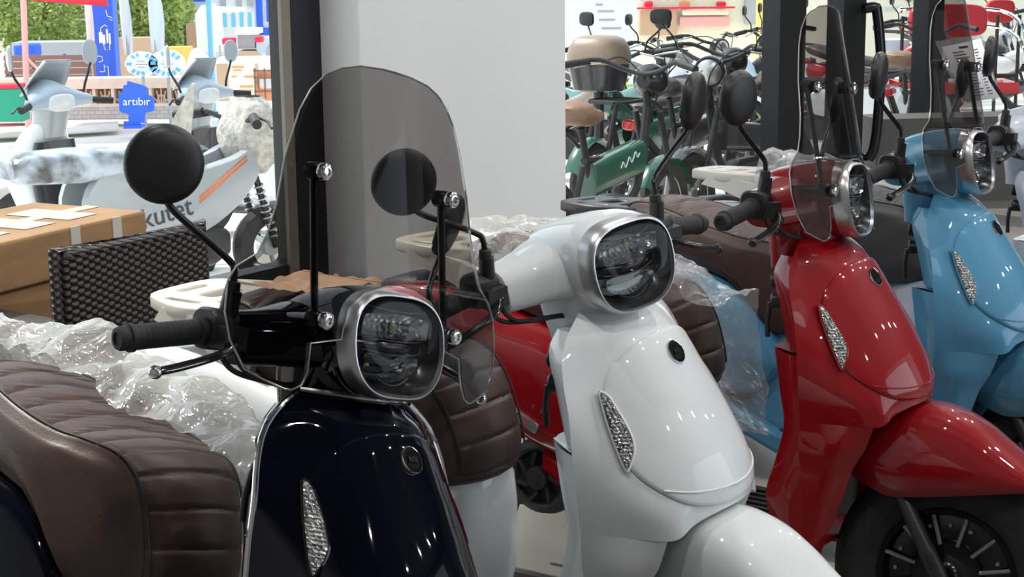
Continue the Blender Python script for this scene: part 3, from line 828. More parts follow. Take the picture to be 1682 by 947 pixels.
    for s in (-1, 1):
        sd = part('side_panel', 'side%d' % s, lambda: b_side(s), paint, t)
        if lettered and s == -1:
            e = Vector((.105, 0, -.047)).normalized(); pm = frame(e, Vector((.047, 0, .105)), (-.928, -.1875, .466))
            part('name_plate', 'nameplate', lambda: MB().pillow(squircle(.062, .013, 16, 8), 'z', [(1, -.006), (1, .0015), (.97, .0022)], center=(0, 0)), 'satin', sd, pm)
            part('plate_field', 'platefield', lambda: MB().pillow(squircle(.056, .0095, 16, 8), 'z', [(1, .0015), (1, .0026)], center=(0, 0)), 'plate_grey', sd, pm)
            for ch, dx, mt in (('R', -.028, 'ink'), ('K', 0, 'ink'), ('S', .028, 'pad_red2')):
                me = text_mesh(ch, .022, .0006, 'lettering'); me.transform(Matrix.Translation((dx, 0, .003)) @ Matrix.Scale(1.5, 4, (1, 0, 0))); link('lettering', me, mt, sd, pm)
            for k in range(3): part('vent_slot', 'slot%d' % k, lambda: b_slot(k), 'ink', sd)
    part('tail_body', 'tailbody', b_tailbody, 'black_plastic', t); part('underseat_panel', 'underseat', b_underseat, paint, t)
    fl = part('floorboard', 'floorboard', b_floor, 'black_plastic', t); part('floor_mat', 'floor_mat', b_mat, 'rubber', fl)
    for s in (-1, 1): part('side_sill', 'sill%d' % s, lambda: b_sill(s), paint, t)
    part('engine', 'engine', b_engine, 'engine', t)
    for s in (-1, 1): part('rear_shock', 'shock%d' % s, lambda: b_shock(s), 'chrome', t)
    rw = part('rear_wheel', 'tyre1', lambda: b_tyre(-1.28), 'tyre', t); part('wheel_rim', 'rim1', lambda: b_rim(-1.28), 'black_gloss', rw); part('wheel_spokes', 'spokes1', lambda: b_spokes(-1.28), 'alloy', rw); part('wheel_hub', 'hub1', lambda: b_hub(-1.28), 'black_gloss', rw)
    part('rear_fender', 'rearfender', b_rearfender, 'black_plastic', t, mods=[('solid', .004)])
    part('tail_light', 'taillight', b_taillight, 'red_lens', t)
    part('bag_hook', 'hook', b_hook, 'black_plastic', t); part('side_stand', 'stand', b_stand, 'black_plastic', t)
    if 'rack' not in MESHES: MESHES['rack'] = rack_mesh()
    rk = link('luggage_rack', MESHES['rack'].copy(), rack_mat, t)
    for s in (-1, 1): part('rack_rail', 'rail%d' % s, lambda: b_rack_rail(s), rack_mat, rk)
    return t
def placed(child_me, name, material, root_pose, label, cat, group=None):
    """a separate thing lying on a scooter, its mesh given in that scooter's frame"""
    X, Y, head, lean, st = root_pose
    mw = Matrix.Translation((X, Y, 0)) @ Matrix.Rotation(head - math.pi / 2, 4, 'Z') @ Matrix.Rotation(lean, 4, 'X')
    child_me.transform(mw); o = link(name, child_me, material); return tag(o, label, cat, group)

POSE = [(-.1420, 1.8568, R(52.31), R(-16.95), R(-3.39)), (.4241, 2.5171, R(54.94), R(.33), R(-15.44)), (.8690, 3.0941, R(55.63), R(-1.92), R(7.96)),
        (1.2692, 3.6407, R(55.79), R(-3.23), R(3.22)), (1.695, 4.25, R(55.9), R(-3), R(3))]
MIR = [{-1: (0, R(-25), R(5)), 1: (R(30), R(4), R(12))}, {-1: (0, R(-20), R(3)), 1: (0, R(26), R(10))}, {-1: (0, R(-16), R(5)), 1: (0, R(14), R(5))},
       {-1: (0, R(8), R(5)), 1: (0, R(10), R(5))}, {-1: (0, R(10), R(5)), 1: (0, R(10), R(5))}, {-1: (0, R(10), R(5)), 1: (0, R(10), R(5))}]
scooter('scooter', 'glossy black scooter with smoked windshield nearest the camera', POSE[0], 'black_paint', trim=True, mirrors=MIR[0])
scooter('scooter', 'pearl white scooter without a windshield, between the black and the red one', POSE[1], 'white_paint', screen=False, mirrors=MIR[1])
scooter('scooter', 'bright red scooter with smoked windshield, right of the white one', POSE[2], 'red_paint', mirrors=MIR[2], lettered=True)
scooter('scooter', 'sky blue scooter with smoked windshield, behind the red one', POSE[3], 'blue_paint', mirrors=MIR[3], rack_mat='black_plastic')
scooter('scooter', 'pale grey scooter with dark grey seat, half hidden behind the blue one', POSE[4], 'grey_paint', seat_mat='leather_grey', mirrors=MIR[4], screen=False)
# ------------------------------------------------------------------ the room and the street
M['floor'] = add_noise(mat('floor_tile', (.15, .145, .14), .3), (.14, .135, .13), (.165, .16, .15), 3)
M['wall_white'] = add_noise(mat('wall_white', (.70, .72, .73), .75), (.69, .71, .72), (.71, .73, .74), 2)
M['wall_dim'] = mat('wall_dim', (.25, .25, .245), .8)
M['ceiling'] = mat('ceiling_dark', (.10, .10, .10), .9)
M['frame_black'] = mat('frame_black', (.018, .020, .022), .4, .3)
M['frame_side'] = mat('frame_side', (.22, .19, .16), .5)
M['pavement'] = add_noise(mat('pavement', (.72, .70, .66), .85), (.66, .64, .60), (.78, .76, .72), 1.5)
M['plinth'] = mat('plinth', (.55, .50, .43), .7)
def wbox(mb, t0, t1, o0, o1, z0, z1):
    vs = [wl(t, o, z) for t in (t0, t1) for o in (o0, o1) for z in (z0, z1)]
    return mb.add(vs, [(0, 1, 3, 2), (4, 6, 7, 5), (0, 4, 5, 1), (2, 3, 7, 6), (0, 2, 6, 4), (1, 5, 7, 3)])
H = 3.3; TL, TR, BK = -4.2, 11.0, -7.4
struct('floor', wbox(MB(), TL, TR, BK, .32, -.1, 0), 'floor')
struct('ceiling', wbox(MB(), TL, TR, BK, .4, H, H + .1), 'ceiling')
bw = MB(); wbox(bw, TL, TR, BK - .1, BK, 0, .4); wbox(bw, TL, TR, BK - .1, BK, 2.8, H); wbox(bw, TL, -1.2, BK - .1, BK, .4, 2.8); wbox(bw, 4.2, TR, BK - .1, BK, .4, 2.8)
struct('wall_back', bw, 'wall_dim')
struct('wall_left', wbox(MB(), TL - .1, TL, BK, .4, 0, H), 'wall_dim'); struct('wall_right', wbox(MB(), TR, TR + .1, BK, .4, 0, H), 'wall_dim')
struct('wall_front', wbox(MB(), 0, 1.26, 0, .34, 0, H), 'wall_white', [('bevel', .004)])
# left window: sill, black post beside the column, glass
def window(n, t0, t1, zs, posts, sill='plinth'):
    b = MB()
    for a, c in posts: wbox(b, a, c, .17, .27, 0, H)
    wbox(b, t0, t1, .18, .26, zs, zs + .06); wbox(b, t0, t1, .18, .26, 3.1, H)
    f = struct('window_%d' % n, b, 'frame_black')
    g = MB(); wbox(g, t0, t1, .215, .223, zs + .06, 3.1); obj('glass', g, 'glass', f)
    s_ = MB(); wbox(s_, t0, t1, .10, .34, 0, zs); obj('sill', s_, sill, f)
    return f
f1 = window(1, TL, -.146, .38, ((-.146, .0), (-2.9, -2.8)))
sb = MB(); wbox(sb, -.192, -.148, .17, .185, .2, H); obj('window_trim', sb, 'frame_side', f1)
window(2, 1.26, 3.6, .16, ((3.546, 3.86),))
window(3, 3.86, TR, .10, ((4.348, 4.66), (5.63, 5.90), (8.6, 8.7)))
# street: pavement at shop level, then falling to the road
b = MB()
GPR = [(.32, -.10), (2.5, -.22), (5.0, -.42), (9.0, -.6), (70.0, -.6)]
def gnd(p):
    o = (Vector((p[0], p[1], 0)) - P0).dot(OUT); return float(np.interp(o, [q[0] for q in GPR], [q[1] for q in GPR]))
b.loft([[wl(t, o, z) for t in np.linspace(-30, 70, 12)] for o, z in GPR], close=False)
struct('ground', b, 'pavement')
# ------------------------------------------------------------------ chair and boxes by the left window
def rot_z(a): return Matrix.Rotation(a, 4, 'Z')
YAW_W = math.atan2(WD.y, WD.x)
def weave(name, c1=(.030, .015, .014), c2=(.006, .004, .004)):
    """flat strands going over and under"""
    m_ = mat(name, c1, .42); n, l, b = nodes(m_)
    tc = n.new('ShaderNodeTexCoord'); sx = n.new('ShaderNodeSeparateXYZ'); l.new(tc.outputs['Object'], sx.inputs[0])
    def op(o, a, b_=None):
        k = n.new('ShaderNodeMath'); k.operation = o
        for i_, q in enumerate((a, b_)):
            if q is None: continue
            if isinstance(q, (int, float)): k.inputs[i_].default_value = q
            else: l.new(q, k.inputs[i_])
        return k.outputs[0]
    u = op('MULTIPLY', op('ADD', sx.outputs[0], sx.outputs[1]), 58.0); v = op('MULTIPLY', sx.outputs[2], 110.0)
    a = op('SINE', op('MULTIPLY', op('ADD', u, op('FLOOR', v)), math.pi)); c = op('ABSOLUTE', op('SINE', op('MULTIPLY', v, math.pi)))
    h = op('MULTIPLY', op('MAXIMUM', a, -.25), c)
    cr = n.new('ShaderNodeValToRGB'); cr.color_ramp.elements[0].color = (*c2, 1); cr.color_ramp.elements[1].color = (*c1, 1); cr.color_ramp.elements[1].position = .55
    l.new(h, cr.inputs[0]); l.new(cr.outputs[0], b.inputs['Base Color'])
    bp = n.new('ShaderNodeBump'); bp.inputs['Strength'].default_value = 1; bp.inputs['Distance'].default_value = .007
    l.new(h, bp.inputs['Height']); l.new(bp.outputs[0], b.inputs['Normal'])
    return m_
M['wicker'] = weave('dark_wicker'); M['wicker_grey'] = weave('grey_wicker', (.17, .16, .15), (.05, .047, .044))
ch = thing('wicker_armchair', 'dark brown woven wicker armchair with its back to the scooters, cardboard box on it', 'chair', loc=(at(106, 415, 3.66).x, at(106, 415, 3.66).y, 0), rz=YAW_W)
def rbox(x0, x1, y0, y1, z0, z1, r=.02):
    b = MB(); cx, cy = (x0 + x1) / 2, (y0 + y1) / 2; rings = []
    hx, hy = (x1 - x0) / 2, (y1 - y0) / 2
    for z, k in ((z0, r), (z0 + r, 0), (z1 - r, 0), (z1 - r * .3, r * .35), (z1, r)):
        rings.append([(cx + p, cy + q, z) for p, q in squircle(hx - k, hy - k, 32, 9)])
    return b.loft(rings)
zt = at(100, 415, 3.66).z
obj('backrest', rbox(0, .46, 0, .07, .12, zt), 'wicker', ch)
bt = MB(); bt.tube([(0.0, .035, .06), (0, .035, zt), (.46, .035, zt), (.46, .035, .06)], .016, 8); obj('back_trim', bt, 'wicker_grey', ch)
obj('armrest', rbox(-.05, .05, .03, .62, .10, .645), 'wicker_grey', ch); obj('armrest', rbox(.44, .54, .03, .62, .10, .645), 'wicker_grey', ch)
obj('seat', rbox(.05, .44, .07, .60, .22, .36), 'wicker', ch)
for x in (0.0, .48):
    for y in (.06, .58): obj('leg', MB().tube([(x, y, 0), (x, y, .12)], .018, 8), 'black_plastic', ch)

M['cardboard'] = add_noise(mat('cardboard', (.33, .19, .09), .8), (.29, .165, .075), (.37, .22, .105), 5, 3, stretch=(1, 1, 4))
M['tape'] = mat('tape', (.50, .33, .17), .18)
M['tape_clear'] = mat('tape_clear', (.62, .58, .52), .12)
c0 = at(238, 346, 4.37)
ax = (at(0, 398, 3.89) - c0); ax.z = 0; ax.normalize(); ay = Vector((-ax.y, ax.x, 0))
if ay.dot(OUT) < 0: ay = -ay
bmw = frame(ax, ay, Vector((c0.x, c0.y, 0)))
flip = 1 if abs(bmw[2][2] - 1) < .01 else -1
bx = thing('cardboard_box', 'large taped brown cardboard box standing on the wicker chair by the window', 'box', mw=bmw)
def P3(x, y, z): return Vector((x, y, flip * z))
def pbox(x0, x1, y0, y1, z0, z1):
    vs = [P3(x, y, z) for x in (x0, x1) for y in (y0, y1) for z in (z0, z1)]
    return MB().add(vs, [(0, 1, 3, 2), (4, 6, 7, 5), (0, 4, 5, 1), (2, 3, 7, 6), (0, 2, 6, 4), (1, 5, 7, 3)])
BT = c0.z
obj('box_body', pbox(.02, 1.28, .012, .38, .362, BT - .09), 'cardboard', bx, mods=[('bevel', .006)])
obj('box_lid', pbox(-.005, 1.3, 0, .40, BT - .125, BT), 'cardboard', bx, mods=[('bevel', .008)])
b = MB()
for x in (.26, .10): b.add(pbox(x, x + .035, -.003, .0, BT - .12, BT + .001).v, pbox(0, 1, 0, 1, 0, 1).f)
obj('packing_tape', b, 'tape_clear', bx)
b = pbox(-.004, 1.29, .16, .21, BT + .0005, BT + .002); obj('packing_tape', b, 'tape', bx)
b = MB()
for i in range(5):
    for q in [pbox(.10 + i * .16, .10 + i * .16 + .11, .08, .30, BT + .001, BT + .0022)]: b.add(q.v, q.f)
M['box_print'] = mat('box_print', (.50, .44, .38), .5); obj('printed_label', b, 'box_print', bx)
b = pbox(.55, 1.25, .405, .44, .362, BT + .05)
o = obj('folded_carton', b, 'cardboard', None, mods=[('bevel', .004)]); o.matrix_world = bmw; tag(o, 'folded carton standing behind the taped cardboard box, only its top edge showing', 'carton')

# ------------------------------------------------------------------ vehicles parked outside
M['steel_dark'] = mat('steel_dark', (.03, .03, .032), .45, .4)
M['vinyl_dark'] = mat('vinyl_dark', (.05, .045, .04), .45)
M['vinyl_tan'] = mat('vinyl_tan', (.22, .12, .07), .5)
for nm, col in (('p_green', (.01, .09, .055)), ('p_lime', (.25, .55, .04)), ('p_white', (.75, .78, .80)), ('p_red', (.55, .01, .02)), ('p_silver', (.36, .39, .42)), ('p_sky', (.42, .50, .60)), ('p_teal', (.14, .30, .28)), ('p_dark', (.03, .03, .035)), ('p_orange', (.75, .16, .03)), ('p_taupe', (.30, .24, .19))):
    M[nm] = mat(nm, col, .25, 0, .6)
def bike_wheel(x, r=.25, w_=.04):
    b = MB(); rings = []
    for i in range(33):
        a = 2 * math.pi * i / 32; u = Vector((math.cos(a), 0, math.sin(a)))
        rings.append([Vector((x, 0, r)) + u * (r - w_ + w_ * math.cos(t)) + Vector((0, w_ * math.sin(t), 0)) for t in [2 * math.pi * k / 8 for k in range(8)]])
    return b.loft(rings, True, False, False)
def bike_rim(x, r=.25):
    b = MB(); b.disc_lathe((x, 0, r), (0, 1, 0), ((-.018, r * .70), (-.018, r * .78), (.018, r * .78), (.018, r * .70), (-.018, r * .70)), 32, False, False)
    b.disc_lathe((x, 0, r), (0, 1, 0), ((-.05, .02), (-.04, .05), (.04, .05), (.05, .02)), 16)
    for i in range(5):
        a = 2 * math.pi * i / 5; u = Vector((math.cos(a), 0, math.sin(a))); b.tube([Vector((x, 0, r)) + u * .04, Vector((x, 0, r)) + u * r * .72], .014, 6)
    return b
def moped(label, loc, yaw, paint, seat='vinyl_dark', rack=True, mirrors=True, bar=1.0, box=None, group='bikes parked outside the windows', steer=0.0, saddle=False, screen=False):
    t = thing('electric_bike' if saddle else 'moped', label, 'motorbike', loc=loc, rz=yaw, group=group)
    def P(n, mb_fn, key, m_, par=t, **k): return part(n, 'mp_' + key, mb_fn, m_, par, **k)
    for x, k in ((.62, 'f'), (-.60, 'r')):
        wv = P('front_wheel' if k == 'f' else 'rear_wheel', lambda: bike_wheel(x), 'wheel' + k, 'tyre'); P('wheel_rim', lambda: bike_rim(x), 'rim' + k, 'alloy', wv)
    def fr():
        b = MB(); b.tube(smooth_path([(.42, 0, .80), (.34, 0, .50), (.20, 0, .34), (-.20, 0, .32), (-.42, 0, .46), (-.66, 0, .66)], 5), .026, 8)
        for s in (-1, 1): b.tube([(-.30, s * .09, .34), (-.60, s * .09, .25)], .018, 8); b.tube([(-.60, s * .10, .27), (-.46, s * .11, .60)], .016, 8)
        b.tube([(.40, 0, .55), (-.25, 0, .60)], .02, 8); return b
    P('frame', fr, 'frame', 'steel_dark')
    def fk():
        b = MB()
        for s in (-1, 1): b.tube([(.62, s * .07, .25), (.42, s * .07, .78)], .017, 8)
        b.tube([(.44, 0, .72), (.38, 0, .98)], .022, 8); return b
    P('front_fork', fk, 'fork', 'steel_dark')
    P('front_fender', lambda: MB().grid(lambda a, q: Vector((.62 + .285 * math.cos(R(20 + 130 * a)), -.05 + .1 * q, .25 + .285 * math.sin(R(20 + 130 * a)) - .02 * (2 * q - 1) ** 2)), 14, 5), 'fend', paint)
    for s in (-1, 1) if not saddle else ():
        P('side_panel', lambda: MB().pillow(smooth_path([(-.62, .62), (-.30, .62), (.05, .58), (.14, .50), (.02, .40), (-.28, .38), (-.58, .46)], 3, True), 'y', [(1, s * .05), (.98, s * .10), (.8, s * .125), (.3, s * .13)]), 'panel%d' % s, paint)
    if not saddle:
        P('tank_cover', lambda: MB().loft([[(x, p, zc + q) for p, q in squircle(hw, hz, 16, 2.8)] for x, zc, hw, hz in ((.46, .76, .05, .09), (.38, .72, .08, .10), (.20, .62, .09, .07), (.02, .57, .08, .05))]), 'tank', paint)
        P('seat', lambda: MB().loft([[(x, p, zc + q) for p, q in squircle(hw, hz, 18, 2.6)] for x, zc, hw, hz in ((.02, .64, .05, .03), (-.03, .66, .09, .045), (-.18, .67, .12, .05), (-.34, .69, .14, .055), (-.50, .73, .14, .055), (-.60, .75, .12, .05), (-.65, .75, .08, .03))]), 'seat', seat)
    else:
        bt_ = P('battery_case', lambda: MB().loft([[(x, p, zc + q) for p, q in squircle(.055, .085, 16, 4)] for x, zc in ((.30, .56), (-.22, .50))]), 'bat', paint)
        P('seat_post', lambda: MB().tube([(-.16, 0, .38), (-.28, 0, .76)], .018, 8), 'post', 'steel_dark')
        P('saddle', lambda: MB().loft([[(x, p, zc + q * (1 if q > 0 else .8)) for p, q in squircle(hw, hz, 20, 2.5)] for x, zc, hw, hz in ((-.08, .80, .02, .02), (-.12, .80, .035, .035), (-.20, .80, .055, .045), (-.28, .815, .10, .06), (-.36, .83, .13, .065), (-.41, .835, .11, .05), (-.43, .835, .06, .03))]), 'sad', seat)
    S = Matrix.Translation((.38, 0, .98)) @ Matrix.Rotation(steer, 4, 'Z') @ Matrix.Translation((-.38, 0, -.98))
    hb = P('handlebar', lambda: MB().tube(smooth_path([(.22, -.33, 1.02), (.30, -.22, 1.04), (.36, -.10, .99), (.37, 0, .97), (.36, .10, .99), (.30, .22, 1.04), (.22, .33, 1.02)], 4), .012, 8), 'bar', 'steel_dark', mw=S)
    for s in (-1, 1):
        P('grip', lambda: MB().tube([(.27, s * .25, 1.035), (.20, s * .37, 1.015)], .019, 10), 'grip%d' % s, 'rubber', hb)
        P('brake_lever', lambda: MB().tube([(.33, s * .20, 1.03), (.33, s * .27, 1.02), (.29, s * .36, 1.0)], .006, 6), 'lev%d' % s, 'satin', hb)
        if mirrors:
            P('mirror', lambda: MB().pillow(squircle(.065, .045, 20, 3.2), 'x', [(.9, -.006), (1, 0), (.9, .012), (.4, .02)], center=(0, 0)), 'mir', 'black_plastic', mw=S @ Matrix.Translation((.27, s * .33, 1.22)))
            P('mirror_stem', lambda: MB().tube(smooth_path([(.31, s * .22, 1.04), (.31, s * .24, 1.10), (.28, s * .30, 1.16), (.27, s * .33, 1.20)], 4), .006, 6), 'mst%d' % s, 'black_gloss', mw=S)
    hl = P('headlight', lambda: MB().disc_lathe((.44, 0, .93), (1, 0, -.1), ((-.07, .04), (-.02, .085), (.03, .09), (.045, .085)), 24), 'hl', 'black_gloss', mw=S); P('headlight_lens', lambda: MB().disc_lathe((.47, 0, .927), (1, 0, -.1), ((.005, .08), (.03, .06), (.04, .02)), 24), 'hll', 'satin', hl)
    P('engine', lambda: MB().loft([[(x, p, zc + q) for p, q in squircle(hw, hz, 16, 3)] for x, zc, hw, hz in ((.18, .30, .08, .06), (.08, .30, .11, .10), (-.15, .30, .11, .10), (-.26, .30, .07, .06))]), 'eng', 'engine')
    P('cables', lambda: MB().tube(smooth_path([(.32, -.20, 1.03), (.45, -.16, 1.03), (.50, -.06, .94), (.47, .0, .78), (.36, .03, .60)], 6), .004, 6), 'cab1', 'rubber'); P('cables', lambda: MB().tube(smooth_path([(.32, .20, 1.03), (.46, .16, 1.04), (.51, .06, .92), (.47, .02, .74)], 6), .004, 6), 'cab2', 'rubber')
    if rack:
        def rk():
            b = MB()
            for s in (-1, 1): b.tube(smooth_path([(-.50, s * .11, .70), (-.66, s * .12, .78), (-.90, s * .12, .79), (-.97, s * .08, .79)], 4), .010, 8)
            for x in (-.68, -.76, -.84, -.92): b.tube([(x, -.12, .79), (x, .12, .79)], .007, 6)
            b.tube([(-.97, -.08, .79), (-.97, .08, .79)], .010, 8); return b
        P('rear_rack', rk, 'rack', 'steel_dark')
    if screen: P('windscreen', lambda: MB().grid(lambda a, q: Vector((.47 - .18 * a - .12 * (2 * q - 1) ** 2, (-.2 + .4 * q) * (1 - .3 * a * a), .98 + .34 * a)), 10, 12), 'scr', 'windshield', mw=S)
    P('tail_light', lambda: MB().pillow(squircle(.05, .03, 16, 3), 'x', [(1, -.62), (1, -.70), (.7, -.71)], center=(0, 0)), 'tl', 'red_lens', mw=Matrix.Translation((0, 0, .64)))
    return t
def gp(u, D):  # ground point under image column u at distance D
    p = at(u, 200, D); return Vector((p.x, p.y, gnd(p)))
def row(u, out):
    d = at(u, 200, 1) - Vector((0, 0, CAM_H)); d.z = 0; k = (P0 + OUT * out).dot(OUT) / d.dot(OUT); p = d * k
    return Vector((p.x, p.y, gnd(p)))
YO = math.atan2(OUT.y, OUT.x)
rows = [(1000, .62, YAW_W + .06, 'p_green', 'vinyl_tan', dict(saddle=True, mirrors=False)), (1140, 1.15, YAW_W - .05, 'p_dark', 'vinyl_dark', dict(saddle=True, mirrors=False)), (1225, .72, YAW_W + 3.1, 'p_dark', 'leather_brown', dict(steer=.3, saddle=True)),
        (1050, 1.75, YAW_W + 3.2, 'p_green', 'vinyl_dark', dict(steer=-.3)),
        (925, 3.3, YO + 3.1, 'p_taupe', 'vinyl_dark', dict(rack=False, mirrors=False)), (1020, 3.4, YO + 2.95, 'p_teal', 'vinyl_dark', dict(steer=.35)), (1110, 3.4, YO + 3.05, 'p_lime', 'vinyl_dark', dict(steer=-.25, mirrors=False)), (1195, 3.4, YO + 3.0, 'p_dark', 'vinyl_dark', dict(steer=.4)),
        (1350, 1.6, YO + .1, 'p_white', 'vinyl_dark', dict()), (1430, 2.2, YO + 3.0, 'p_red', 'vinyl_dark', dict(steer=.3)), (1500, .7, YAW_W + .1, 'p_white', 'vinyl_tan', dict(mirrors=False, saddle=True)), (1580, 2.3, YO + 3.1, 'p_silver', 'vinyl_dark', dict()), (1645, 1.6, YO + 3.1, 'p_white', 'vinyl_dark', dict())]
LB = ['electric bike with a tan saddle and lettered green battery case, right of the white column', 'dark electric bike without mirrors, second from the column', 'dark electric bike with a wide brown saddle in the middle of the near row outside',
      'dark green moped behind the electric bikes, parked along the window',
      'taupe moped in the far row under the brown luggage case', 'teal moped in the far row beside the luggage case', 'lime green moped in the middle of the far row', 'dark moped in front of the yellow pillar',
      'white moped seen through the red scooter windshield', 'red moped beyond the door handle', 'white electric bike with a tan saddle right of the door handle', 'silver moped behind the price sheet', 'white moped at the right edge of the view outside']
for (u, o_, yw, pt, stt, kw), lb in zip(rows, LB):
    t_ = moped(lb, row(u, o_), yw, pt, stt, **kw)
    if pt == 'p_green' and kw.get('saddle'):        # white script on the battery case
        sc = [(.02 + .022 * i, -.058, .535 + .006 * i + (.022 if i % 3 == 1 else -.012 if i % 3 == 2 else 0)) for i in range(10)]
        obj('script_lettering', MB().tube(smooth_path(sc, 5), .004, 5), 'p_white', t_)
# brown luggage case over the taupe bike
c = at(984, 108, 9.3)
def b_case():
    b = MB(); return b.loft([[(p, q, z) for p, q in squircle(.17 * k, .15 * k, 28, 3.2)] for z, k in ((-.15, .72), (-.14, .80), (-.02, .95), (.0, .98))])
tc_ = thing('luggage_case', 'big brown and black luggage case behind the glass beside the column', 'box', loc=(c.x, c.y, c.z + .01), rz=YO)
obj('case_base', b_case(), 'p_dark', tc_)
M['case_brown'] = mat('case_brown', (.30, .22, .16), .4)
b = MB(); b.loft([[(p, q, z) for p, q in squircle(.17 * k, .15 * k, 28, 3.2)] for z, k in ((.004, .99), (.05, 1.0), (.10, .93), (.14, .78), (.158, .55), (.162, .2))]); obj('case_lid', b, 'case_brown', tc_)
obj('latch', MB().box((.165, 0, -.01), (.008, .03, .02)), 'black_gloss', tc_)
b = MB(); b.tube([(0, 0, -.15), (0, 0, -.42)], .03, 8); obj('case_mount', b, 'steel_dark', tc_)

# ------------------------------------------------------------------ vehicles outside the left window
M['seat_wrap'] = add_noise(mat('seat_wrap', (.30, .36, .45), .25), (.10, .10, .10), (.55, .62, .72), 9, 3, 1.0, 18, stretch=(1, 1, 1))
def maxi(label, loc, yaw, wrapped, grp='white scooters on the pavement'):
    """white and sky blue scooter seen from its rider's side"""
    t = thing('scooter', label, 'scooter', loc=loc, rz=yaw, group=grp)
    def P(n, fn, key, m_, par=t, **k): return part(n, 'mx_' + key, fn, m_, par, **k)
    for x, k in ((.64, 'f'), (-.62, 'r')): wv = P('front_wheel' if k == 'f' else 'rear_wheel', lambda: bike_wheel(x, .23, .055), 'w' + k, 'tyre'); P('wheel_rim', lambda: bike_rim(x, .23), 'ri' + k, 'satin', wv)
    P('front_body', lambda: MB().loft([[(cx + p, q, z) for p, q in squircle(ax, ay, 24, 2.6)] for z, cx, ax, ay in ((.24, .34, .10, .14), (.36, .40, .11, .19), (.55, .46, .12, .22), (.72, .44, .11, .20), (.82, .40, .09, .15), (.88, .36, .07, .10))]), 'fb', 'p_white')
    P('knee_panel', lambda: MB().loft([[(cx - ax + p * .3, q, z) for p, q in squircle(.10, ay, 20, 3)] for z, cx, ax, ay in ((.28, .34, .085, .14), (.45, .42, .11, .18), (.62, .45, .12, .19), (.78, .42, .10, .15))]), 'kp', 'p_dark')
    P('front_fender', lambda: MB().loft([[(.62 + .27 * math.cos(an), y * .075 * (1 if 20 < math.degrees(an) < 150 else .7), .23 + .27 * math.sin(an) + .02 * (1 - y * y)) for y in np.linspace(-1, 1, 7)] for an in [R(a) for a in np.linspace(10, 165, 16)]], close=False), 'ff', 'p_white')
    P('headset', lambda: MB().loft([[(cx + p, y, cz + q) for p, q in squircle(ax, az, 20, 2.6)] for y, cx, cz, ax, az in ((-.24, .26, 1.0, .03, .03), (-.16, .30, 1.01, .06, .05), (-.08, .34, 1.02, .10, .08), (0, .36, 1.03, .12, .10), (.08, .34, 1.02, .10, .08), (.16, .30, 1.01, .06, .05), (.24, .26, 1.0, .03, .03))]), 'hs', 'p_sky')
    P('dashboard', lambda: MB().pillow(squircle(.10, .05, 20, 3), 'x', [(1, .27), (1, .235), (.85, .228)], center=(0, 0)), 'db', 'p_white', mw=Matrix.Translation((0, 0, 1.0)))
    P('steering_cover', lambda: MB().loft([[(cx + p, q, z) for p, q in squircle(ax, ay, 20, 3)] for z, cx, ax, ay in ((.80, .36, .07, .09), (.90, .34, .08, .10), (.98, .32, .08, .11))]), 'sc', 'p_silver')
    for s in (-1, 1):
        P('grip', lambda: MB().tube([(.26, s * .22, 1.0), (.19, s * .36, .985)], .02, 10), 'g%d' % s, 'rubber'); P('brake_lever', lambda: MB().tube([(.32, s * .20, .99), (.31, s * .28, .985), (.26, s * .36, .97)], .007, 6), 'l%d' % s, 'black_gloss')
        P('mirror', lambda: MB().pillow(squircle(.045, .075, 20, 2.4), 'x', [(.9, -.006), (1, 0), (.9, .014), (.4, .022)], center=(0, 0)), 'm', 'p_silver', mw=Matrix.Translation((.30, s * .31, 1.27)) @ Matrix.Rotation(s * .9, 4, 'Z'))
        P('mirror_stem', lambda: MB().tube(smooth_path([(.28, s * .22, 1.02), (.29, s * .24, 1.08), (.30, s * .29, 1.16), (.30, s * .31, 1.21)], 4), .008, 6), 'ms%d' % s, 'black_gloss')
        P('side_panel', lambda: MB().pillow(smooth_path([(-.80, .66), (-.50, .62), (-.15, .58), (-.10, .45), (-.25, .36), (-.60, .42), (-.85, .58)], 3, True), 'y', [(1, s * .08), (.98, s * .14), (.8, s * .165), (.3, s * .17)]), 'sp%d' % s, 'p_white')
    P('windscreen', lambda: MB().grid(lambda a, q: Vector((.50 - .16 * a - .10 * (2 * q - 1) ** 2, (-.16 + .32 * q) * (1 - .4 * a * a), 1.04 + .20 * a)), 10, 12), 'ws', 'p_silver', mods=[('solid', .006, 0)])
    P('floorboard', lambda: MB().loft([[(x, p, .29 + q) for p, q in squircle(w_, .035, 16, 4)] for x, w_ in ((.34, .13), (.2, .17), (-.05, .17), (-.2, .14))]), 'fl', 'p_dark')
    P('seat', lambda: MB().loft([[(x, p, zc + q) for p, q in squircle(hw, hz, 20, 3)] for x, zc, hw, hz in ((-.02, .66, .06, .05), (-.08, .68, .12, .07), (-.3, .68, .15, .075), (-.5, .71, .15, .075), (-.72, .73, .13, .07), (-.80, .73, .08, .05))]), 'se', 'seat_wrap' if wrapped else 'vinyl_dark')
    P('grab_rail', lambda: MB().tube(smooth_path([(-.55, -.14, .67), (-.80, -.13, .72), (-.92, -.06, .73), (-.92, .06, .73), (-.80, .13, .72), (-.55, .14, .67)], 4), .016, 8), 'gr', 'p_white')
    P('tail_light', lambda: MB().pillow(squircle(.07, .03, 16, 3), 'x', [(1, -.84), (1, -.88), (.8, -.89)], center=(0, 0)), 'tl', 'red_lens', mw=Matrix.Translation((0, 0, .62)))
    return t
pA = Vector((-2.37, 9.30, 0)); pB = Vector((-1.76, 10.6, 0)); pA.z = gnd(pA) - .04; pB.z = gnd(pB) - .10
maxi('white and silver scooter outside the left window, standing behind the lettered grey moped', pA, R(150), False)
